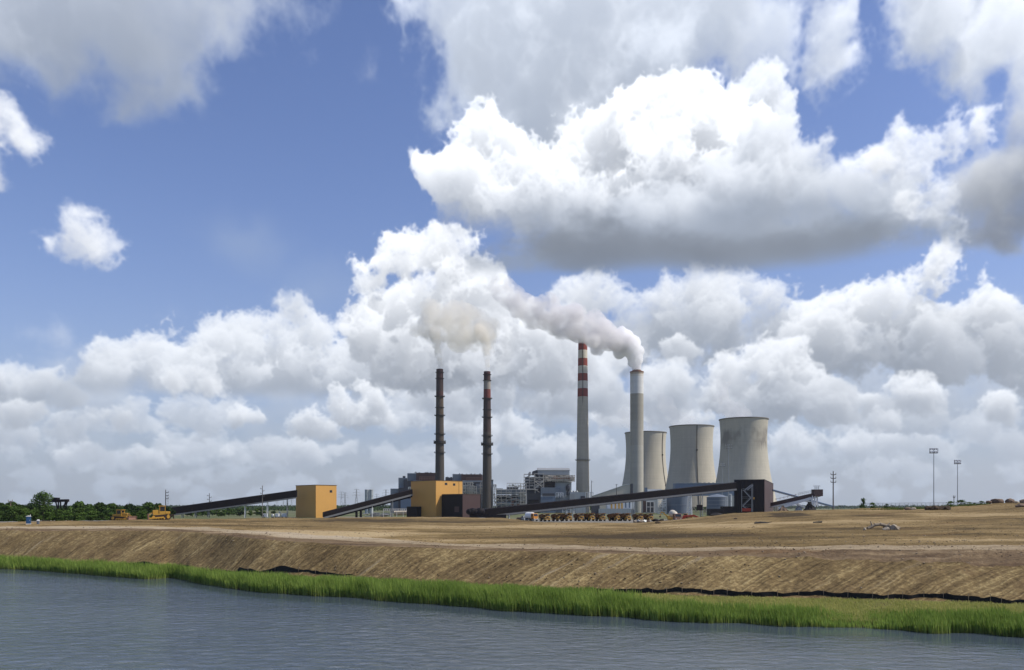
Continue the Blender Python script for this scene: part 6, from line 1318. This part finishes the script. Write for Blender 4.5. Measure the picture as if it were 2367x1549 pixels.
Yt = 372; t = thing('pipe_trailer', 'low red implement with slanting ends lying in front of the yellow tractor', 'implement', (wx(1598, Yt), Yt, zat(1598, Yt)), R(-6))
b = MB(); b.prism([(-4.2, .2), (-3.6, 2.0), (1.2, 2.3), (3.8, 1.1), (4.6, .3), (3.9, .2), (3.3, .8), (1.0, 1.5), (-2.4, 1.2), (-3.0, .2)], 'y', -1.0, 1.0); b.build('hull', M['red'], t, bevel=.06)
b = MB(); b.prism([(3.6, .1), (4.8, .1), (5.4, .5), (4.2, 1.5), (3.9, 1.2)], 'y', -.9, .9); b.build('skirt', M['black_clad'], t)
for x in (-1.8, -.6): 
    a, r_ = MB(), MB(); wheel(a, r_, (x, -1.15, .5), .5, .3); ob = a.build('wheel', M['rubber'], t); r_.build('rim', M['red'], ob)
# white trailers beyond the left conveyor, white standpipe
for i, (p0, p1, q0, q1, lb) in enumerate(((608, 618, 1190, 1196, 'white trailer with a dark red end left of the other trailers'), (627, 631, 1192, 1197, 'small white container between two trailers'), (635, 644, 1191, 1197, 'white trailer left of the white standpipe'), (650, 662, 1191, 1197.5, 'long white trailer right of the white standpipe'))):
    Y = 650; t = thing('trailer', lb, 'trailer', (wx((p0+p1)/2, Y), Y, GZ), group='white trailers'); b = MB(); b.box(wx(p0, Y), wx(p1, Y), Y, Y+2.5, GZ+.5, GZ+.5+mpx(q1-q0, Y)*1.25); b.build('body', M['white'], t, t.location, bevel=.08)
    wq = MB(); [wq.cyl((wx(x_, Y), Y+.02, GZ+.4), (wx(x_, Y), Y+2.4, GZ+.4), .4, .4, 10) for x_ in (p0+1.5, p1-1.5)]; wq.build('wheel', M['rubber'], t, t.location)
    dr = MB(); dr.box(wx(p0+.6, Y), wx(p0+2.0, Y), Y-.03, Y-.003, GZ+.7, GZ+1.9); dr.build('door', M['maroon'] if i == 0 else M['lightgrey'], t, t.location)
t = thing('standpipe', 'white upright standpipe between the white trailers', 'standpipe', (wx(646.5, 660), 660, GZ)); q = MB(); q.lathe((t.location.x, 660), [(.7, GZ), (.65, wz(1184, 660)), (.75, wz(1183.8, 660)), (.75, wz(1183, 660)), (.3, wz(1182.4, 660))], 14); q.build('pipe', M['white'], t, t.location, smooth=True); MB().lathe((t.location.x, 660), [(.9, GZ), (.9, GZ+.4)], 14).build('footing', M['galv'], t, t.location)

# ------------------------------------------------------------------ portable toilet, wash stand, boulders, dead wood, rubble
Yp = 240; x = wx(66, Yp); zg = zat(66, Yp); t = thing('portable_toilet', 'blue portable toilet with a white roof in front of the wood', 'portable toilet', (x, Yp, zg), R(24)); 
b = MB(); b.box(-.58, .58, -.58, .58, .12, 2.12); b.build('cabin', M['toilet_blue'], t, bevel=.04)
b = MB(); b.prism([(-.63, 2.12), (.63, 2.12), (.63, 2.2), (0, 2.40), (-.63, 2.2)], 'y', -.63, .63); b.build('roof', M['white'], t); MB().box(-.6, .6, -.6, .6, -.1, .12).build('skid', M['white'], t)
d_ = MB(); d_.box(-.42, .42, -.62, -.583, .16, 1.98); d_ = d_.build('door', paint('toilet_door', (.02, .07, .17), .1), t); MB().box(.26, .36, -.66, -.622, 1.0, 1.12).build('handle', M['white'], d_); MB().cyl((.4, .4, 2.1), (.4, .4, 2.7), .06, .06, 8).build('vent_pipe', M['white'], t)
x = wx(88, Yp); t = thing('wash_stand', 'small pale blue wash stand just right of the portable toilet', 'wash stand', (x, Yp, zat(88, Yp)), R(10)); b = MB(); b.box(-.3, .3, -.25, .25, 0, .85); b.build('tank', M['tank_blue'], t, bevel=.05); b = MB(); b.box(-.34, .34, -.3, .3, .86, 1.02); b.box(-.3, .3, .1, .24, 1.0, 1.3); b.build('basin', M['white'], t, bevel=.04)
def rock(name, label, px, py, w, h, Y, mat, seed, cat='boulder', group='boulders on the crest'):
    rng = np.random.default_rng(seed); import bmesh
    bm = bmesh.new(); bmesh.ops.create_icosphere(bm, subdivisions=3, radius=1); W, H = mpx(w, Y)/2, mpx(h, Y)/2; pl = [(Vector(rng.normal(0, 1, 3)).normalized(), rng.uniform(.55, .9)) for _ in range(9)]
    for v in bm.verts:
        for nn, d in pl:
            e = v.co.dot(nn)-d
            if e > 0: v.co -= nn*e
        v.co *= 1+.06*math.sin(v.co.x*7+seed)*math.sin(v.co.y*6)
        v.co = Vector((v.co.x*W*1.2, v.co.y*W*.8, v.co.z*H*1.75))
    me = bpy.data.meshes.new(name); bm.to_mesh(me); bm.free(); me.materials.append(mat); o = bpy.data.objects.new(name, me); COL.objects.link(o)
    o.location = (wx(px, Y), Y, zat(px, Y)+H*.7); return tag(o, label, cat, group)
M['rock_brown'] = paint('brown_rock', (.15, .105, .075), .35, 1.2, .1, .9); M['rock_pale'] = paint('pale_rock', (.36, .31, .235), .25, 1.2, .1, .9); M['wood_dead'] = paint('bleached_wood', (.27, .22, .16), .3, 2, .15, .9)
rock('boulder', 'largest dark boulder, perched on the mound at the right', 2305, 1157, 26, 9, 311, M['rock_brown'], 1); rock('boulder', 'dark boulder left of the pale slab on the mound', 2336, 1157, 20, 10, 311, M['rock_brown'], 2)
rock('boulder', 'pale slab lying between two dark boulders', 2349, 1155, 15, 5, 313, M['rock_pale'], 3); rock('boulder', 'brown boulder cut by the right edge of the photo, on the mound', 2366, 1157, 20, 9, 311, M['rock_brown'], 4)
rock('boulder', 'small brown stone left of the largest dark boulder', 2285, 1162, 13, 6, 310, M['rock_brown'], 5); rock('boulder', 'brown boulder low on the slope at the right edge', 2360, 1174, 22, 8, 280, M['rock_brown'], 6)
rock('boulder', 'pale boulder alone in front of the sapling and the mast', 2111, 1178, 12, 5, 292, M['rock_pale'], 7); rock('boulder', 'grey brown stone beside the pale boulder', 2098, 1179, 16, 6, 293, M['rock_brown'], 8)
for i, (a, b_, w, h) in enumerate(((2146, 1177, 18, 8), (2160, 1176, 18, 9), (2178, 1176, 20, 8), (2190, 1176, 14, 8))): rock('earth_lump', 'dark earth lump in the low heap below the tallest floodlight mast', a, b_, w, h, 286-(i % 2), M['clod'], 20+i, 'earth lump', 'dark earth heap')
for i, (a, b_, w, h, m_) in enumerate(((1468, 1204, 8, 5, 'rock_pale'), (1476, 1202, 9, 6, 'galv'), (1484, 1202, 10, 6, 'rock_pale'), (1490, 1204, 9, 5, 'galv'), (1480, 1206, 12, 4, 'rock_brown'), (1498, 1204, 8, 4, 'rock_brown'))): rock('rubble_block', 'broken grey block in the rubble pile before the right end of the truck row', a, b_, w, h, 350, M[m_], 30+i, 'rubble', 'rubble pile')
for i, (a, b_, w, h) in enumerate(((1517, 1201, 16, 5), (1530, 1201, 12, 4), (1656, 1196, 24, 6), (1520, 1213, 12, 4), (1700, 1214, 10, 3))): rock('coal_lump', ('dark heap left of the red implement', 'smaller dark heap nearest the red implement', 'black tarpaulin heap right of the red implement', 'brown earth clod on the road before the rubble', 'small dark clod on the pale track')[i], a, b_, w, h, (352, 352, 330, 300, 262)[i], M['coal'] if i < 3 else M['clod'], 40+i, 'heap', 'dark heaps on the field')
def limb(name, label, pts, Y, r, mat, twigs=(), group=None):
    root = thing(name, label, 'dead wood', (wx(pts[0][0], Y), Y, zat(pts[0][0], Y)), group=group); o = root.location; m = MB()
    def P3(p): z = zat(p[0], Y)+(p[1])*Y/FPX; return Vector((wx(p[0], Y), Y+(p[2] if len(p) > 2 else 0), z))
    for a, b_ in zip(pts[:-1], pts[1:]): m.cyl(P3(a), P3(b_), r, r*.85, 8)
    m.build('trunk', mat, root, o, smooth=True)
    for tw in twigs: q = MB(); q.cyl(P3(tw[0]), P3(tw[1]), r*.6, r*.25, 6); q.build('branch', mat, root, o)
    return root
Yl = 190
limb('dead_tree', 'bleached fallen tree trunk with stumps lying on the brown field at the right', [(2006, 1), (2022, 9), (2034, 11), (2050, 7), (2064, 4), (2080, 2)], Yl, .38, M['wood_dead'], [((2016, 7), (2012, 18)), ((2012, 5), (2000, 2)), ((2050, 8), (2058, 14)), ((2040, 9), (2044, 2))])
for i, (a, w, h, m_) in enumerate(((2056, 15, 9, 'wood_dead'), (2066, 14, 10, 'rock_pale'), (2072, 13, 8, 'wood_dead'), (2048, 14, 6, 'rock_pale'), (1999, 6, 6, 'rock_pale'))): rock('stump', ('pale stump at the root end of the fallen tree', 'pale root ball of the fallen tree', 'cut stump at the end of the fallen tree', 'pale stone under the middle of the fallen tree', 'white stone off the left end of the fallen tree')[i], a, 1205, w, h, Yl-1-i*.6, M[m_], 50+i, 'stump' if i < 3 else 'stone', 'stumps around the fallen tree')
limb('log', 'long dark log on the pale track left of the fallen tree', [(1744, 1), (1756, 2), (1772, 1)], 232, .28, M['pole_dark'], [((1772, 1), (1784, 3)), ((1750, 2), (1747, 5))]); limb('log', 'short dark log between the long log and the fallen tree', [(1880, 1), (1900, 2.5)], 226, .26, M['pole_dark'], [((1890, 2), (1893, 4))])
# coal piles under the loading head
def heap(name, label, px, w, py, Y, mat, cat='coal pile'):
    x = wx(px, Y); r = mpx(w, Y)/2; h = wz(py, Y)-GZ; rng = np.random.default_rng(int(px)); o_ = MB(); prof = [(r*(1-k/9.)**.9, GZ+h*(k/9.)**1.1) for k in range(9)]+[(.2, GZ+h)]; o_.lathe((x, Y), prof, 36); o_.v = [(a+rng.normal(0, .35), b_+rng.normal(0, .35), c_+rng.normal(0, .25)) for a, b_, c_ in o_.v]
    return tag(o_.build(name, mat, None, (x, Y, GZ), smooth=True), label, cat)
heap('coal_pile', 'dark coal pile under the white loading head', 1872, 58, 1161.5, 545, M['coal']); heap('coal_pile', 'low brown pile just right of the black tower', 1810, 60, 1170, 550, M['rock_brown']); heap('gravel_pile', 'pale gravel pile between the two dark piles', 1846, 40, 1166, 570, M['lightgrey'], 'gravel pile')
# rail along the right-hand skyline
root = thing('guard_rail', 'thin grey pipe rail along the right-hand skyline behind the masts', 'rail', (wx(2150, 420), 420, 13)); q = MB()
for k in range(30): a = 1990+k*10; q.bar((wx(a, 420), 420, 8), (wx(a, 420), 420, wz(1163.2, 420)), .12)
q.bar(at(1990, 1163.6, 420), at(2290, 1161.5, 420), .2); q.bar(at(1990, 1166.5, 420), at(2290, 1164.5, 420), .14); q.build('rail', M['galv'], root, root.location)
q = MB(); q.box(wx(2147, 352), wx(2180, 352), 352, 354, zat(2160, 352)-.3, zat(2160, 352)+.5); tag(q.build('concrete_footing', M['rim'], None, (wx(2160, 352), 352, zat(2160, 352))), 'low concrete footing around the tallest floodlight mast', 'footing')

# ------------------------------------------------------------------ smoke and steam: real volumes
def vol_mat(name, col, dens, nscale=None, lo=.35, hi=.65, aniso=.1, absorb=None, fall=None):
    m = bpy.data.materials.new(name); nt = nodes(m); pv = nt.nodes.new('ShaderNodeVolumePrincipled'); pv.inputs['Color'].default_value = tuple(col)+(1,); pv.inputs['Anisotropy'].default_value = aniso
    if absorb: pv.inputs['Absorption Color'].default_value = tuple(absorb)+(1,)
    if nscale:
        tc = N(nt, 'ShaderNodeTexCoord').outputs['Object']; n_ = noise(nt, tc, nscale, 4, .6); mr = N(nt, 'ShaderNodeMapRange', clamp=True); mr.inputs[1].default_value = lo; mr.inputs[2].default_value = hi; mr.inputs[4].default_value = dens; nt.links.new(n_, mr.inputs[0]); dn = mr.outputs[0]
        if fall:                                                 # thins out downwind
            sx = nt.nodes.new('ShaderNodeSeparateXYZ'); nt.links.new(tc, sx.inputs[0]); fr_ = N(nt, 'ShaderNodeMapRange', clamp=True); fr_.inputs[1].default_value = fall[0]; fr_.inputs[2].default_value = fall[1]; fr_.inputs[3].default_value = fall[2]; nt.links.new(sx.outputs[0], fr_.inputs[0]); dn = math_(nt, 'MULTIPLY', dn, fr_.outputs[0])
        nt.links.new(dn, pv.inputs['Density'])
    else: pv.inputs['Density'].default_value = dens; m.cycles.homogeneous_volume = True
    o_ = nt.nodes.new('ShaderNodeOutputMaterial'); nt.links.new(pv.outputs[0], o_.inputs['Volume']); m.cycles.volume_step_rate = .4; return m
def plume(name, label, cat, path, Y, mat, seed, voxel=2.0, puffs=26, jit=.35, drift=0.0, rough=.5, group=None):
    """path: (px, py, radius px); a run of overlapping puffs welded into one closed skin"""
    import bmesh
    rng = np.random.default_rng(seed); bm = bmesh.new(); k = len(path); o0 = at(path[0][0], path[0][1], Y)
    for i in range(puffs):
        t = i/(puffs-1)*(k-1); j = min(int(t), k-2); f = t-j; px, py, r = [path[j][q]*(1-f)+path[j+1][q]*f for q in range(3)]; R_ = mpx(r, Y); c = at(px, py, Y)-o0; c.y += drift*t/(k-1)
        for s_ in range(3 if i > 1 else 1):
            q = Vector(rng.normal(0, 1, 3))*R_*jit*(1 if s_ else 0); rr = R_*(rng.uniform(.45, .75) if s_ else .92)
            bmesh.ops.create_icosphere(bm, subdivisions=2, radius=rr, matrix=Matrix.Translation(c+q))
    me = bpy.data.meshes.new(name); bm.to_mesh(me); bm.free(); me.materials.append(mat); o_ = bpy.data.objects.new(name, me); COL.objects.link(o_); o_.location = o0
    rm = o_.modifiers.new('skin', 'REMESH'); rm.mode = 'VOXEL'; rm.voxel_size = voxel
    for sc, st_ in ((rough*22, rough*9), (rough*8, rough*4)):
        tx = bpy.data.textures.new('puff', 'CLOUDS'); tx.noise_scale = sc; tx.noise_depth = 2; dm = o_.modifiers.new('puff', 'DISPLACE'); dm.texture = tx; dm.strength = st_; dm.mid_level = .5
    return tag(o_, label, cat, group)
plume('smoke_plume', 'dense white smoke pouring from the white topped chimney and bending left', 'smoke', [(1472, 858, 11), (1470, 838, 15), (1464, 815, 22), (1454, 796, 26), (1440, 784, 28), (1424, 780, 22)], 1230, vol_mat('dense_smoke', (.996, .996, .997), .34, .09, .28, .52, fall=(-40, -14, .40)), 1, 1.6, 22, .42, 0, .55)
plume('smoke_plume', 'grey drifting smoke carried left across the top of the banded chimney', 'smoke', [(1448, 790, 24), (1412, 784, 31), (1372, 774, 36), (1330, 764, 38), (1288, 752, 38), (1246, 738, 35), (1206, 724, 32), (1170, 708, 26), (1140, 694, 16)], 1225, vol_mat('grey_smoke', (.95, .94, .94), .19, .06, .36, .64, fall=(-170, -10, .42)), 2, 3.0, 24, .45, -60, 1.0)
plume('smoke_plume', 'thin beige smoke rising straight from the leftmost brown chimney', 'smoke', [(1018, 852, 6), (1017, 830, 7.5), (1012, 805, 9), (1007, 785, 12), (1003, 768, 16)], 1150, vol_mat('thin_smoke', (.94, .925, .89), .17, .08, .3, .6), 3, 1.6, 20, .3, 0, .4)
plume('smoke_plume', 'faint beige smoke rising from the chimney with the worn band', 'smoke', [(1127, 858, 5.5), (1127, 840, 7), (1126, 815, 9), (1122, 790, 12), (1112, 768, 18)], 1150, vol_mat('faint_smoke', (.985, .955, .90), .12, .08, .3, .6), 4, 1.6, 20, .3, 0, .4)
plume('smoke_plume', 'cream coloured smoke cloud above the two brown chimneys', 'smoke', [(1127, 812, 11), (1128, 796, 18), (1124, 776, 32), (1102, 758, 46), (1066, 744, 54), (1034, 742, 50), (1008, 752, 38), (990, 768, 24), (1004, 788, 12)], 1170, vol_mat('cream_smoke', (.992, .965, .90), .055, .06, .36, .66), 5, 3.0, 22, .5, 0, 1.0)
plume('steam_plume', 'white steam drifting left from the stained cooling tower', 'steam', [(1712, 966, 30), (1690, 952, 22), (1676, 930, 17), (1668, 905, 15), (1663, 880, 14)], 1270, vol_mat('steam_a', (.996, .996, .996), .04, .04, .34, .62), 6, 2.4, 18, .4, 0, .7)
plume('steam_plume', 'thin steam drifting up left from the middle cooling tower', 'steam', [(1592, 983, 26), (1570, 972, 22), (1552, 955, 20), (1540, 932, 20)], 1390, vol_mat('steam_b', (.996, .996, .996), .022, .04, .34, .62), 7, 2.6, 16, .4, 0, .7)
plume('steam_plume', 'faint steam over the farthest cooling tower', 'steam', [(1490, 998, 22), (1472, 988, 20), (1454, 972, 18), (1442, 955, 18)], 1500, vol_mat('steam_c', (.996, .996, .996), .020, .04, .34, .62), 8, 2.8, 16, .4, 0, .7)

# ------------------------------------------------------------------ summer haze: one closed box of thin air round everything
hz = bpy.data.materials.new('haze_air'); nt = nodes(hz); pv = nt.nodes.new('ShaderNodeVolumePrincipled'); pv.inputs['Color'].default_value = (.86, .91, 1, 1); pv.inputs['Density'].default_value = HAZE; pv.inputs['Anisotropy'].default_value = .3
o_ = nt.nodes.new('ShaderNodeOutputMaterial'); nt.links.new(pv.outputs[0], o_.inputs['Volume']); hz.cycles.homogeneous_volume = True
tag(MB().box(-9000, 9000, -300, 9000, -5, 420).build('haze', hz), kind='stuff')
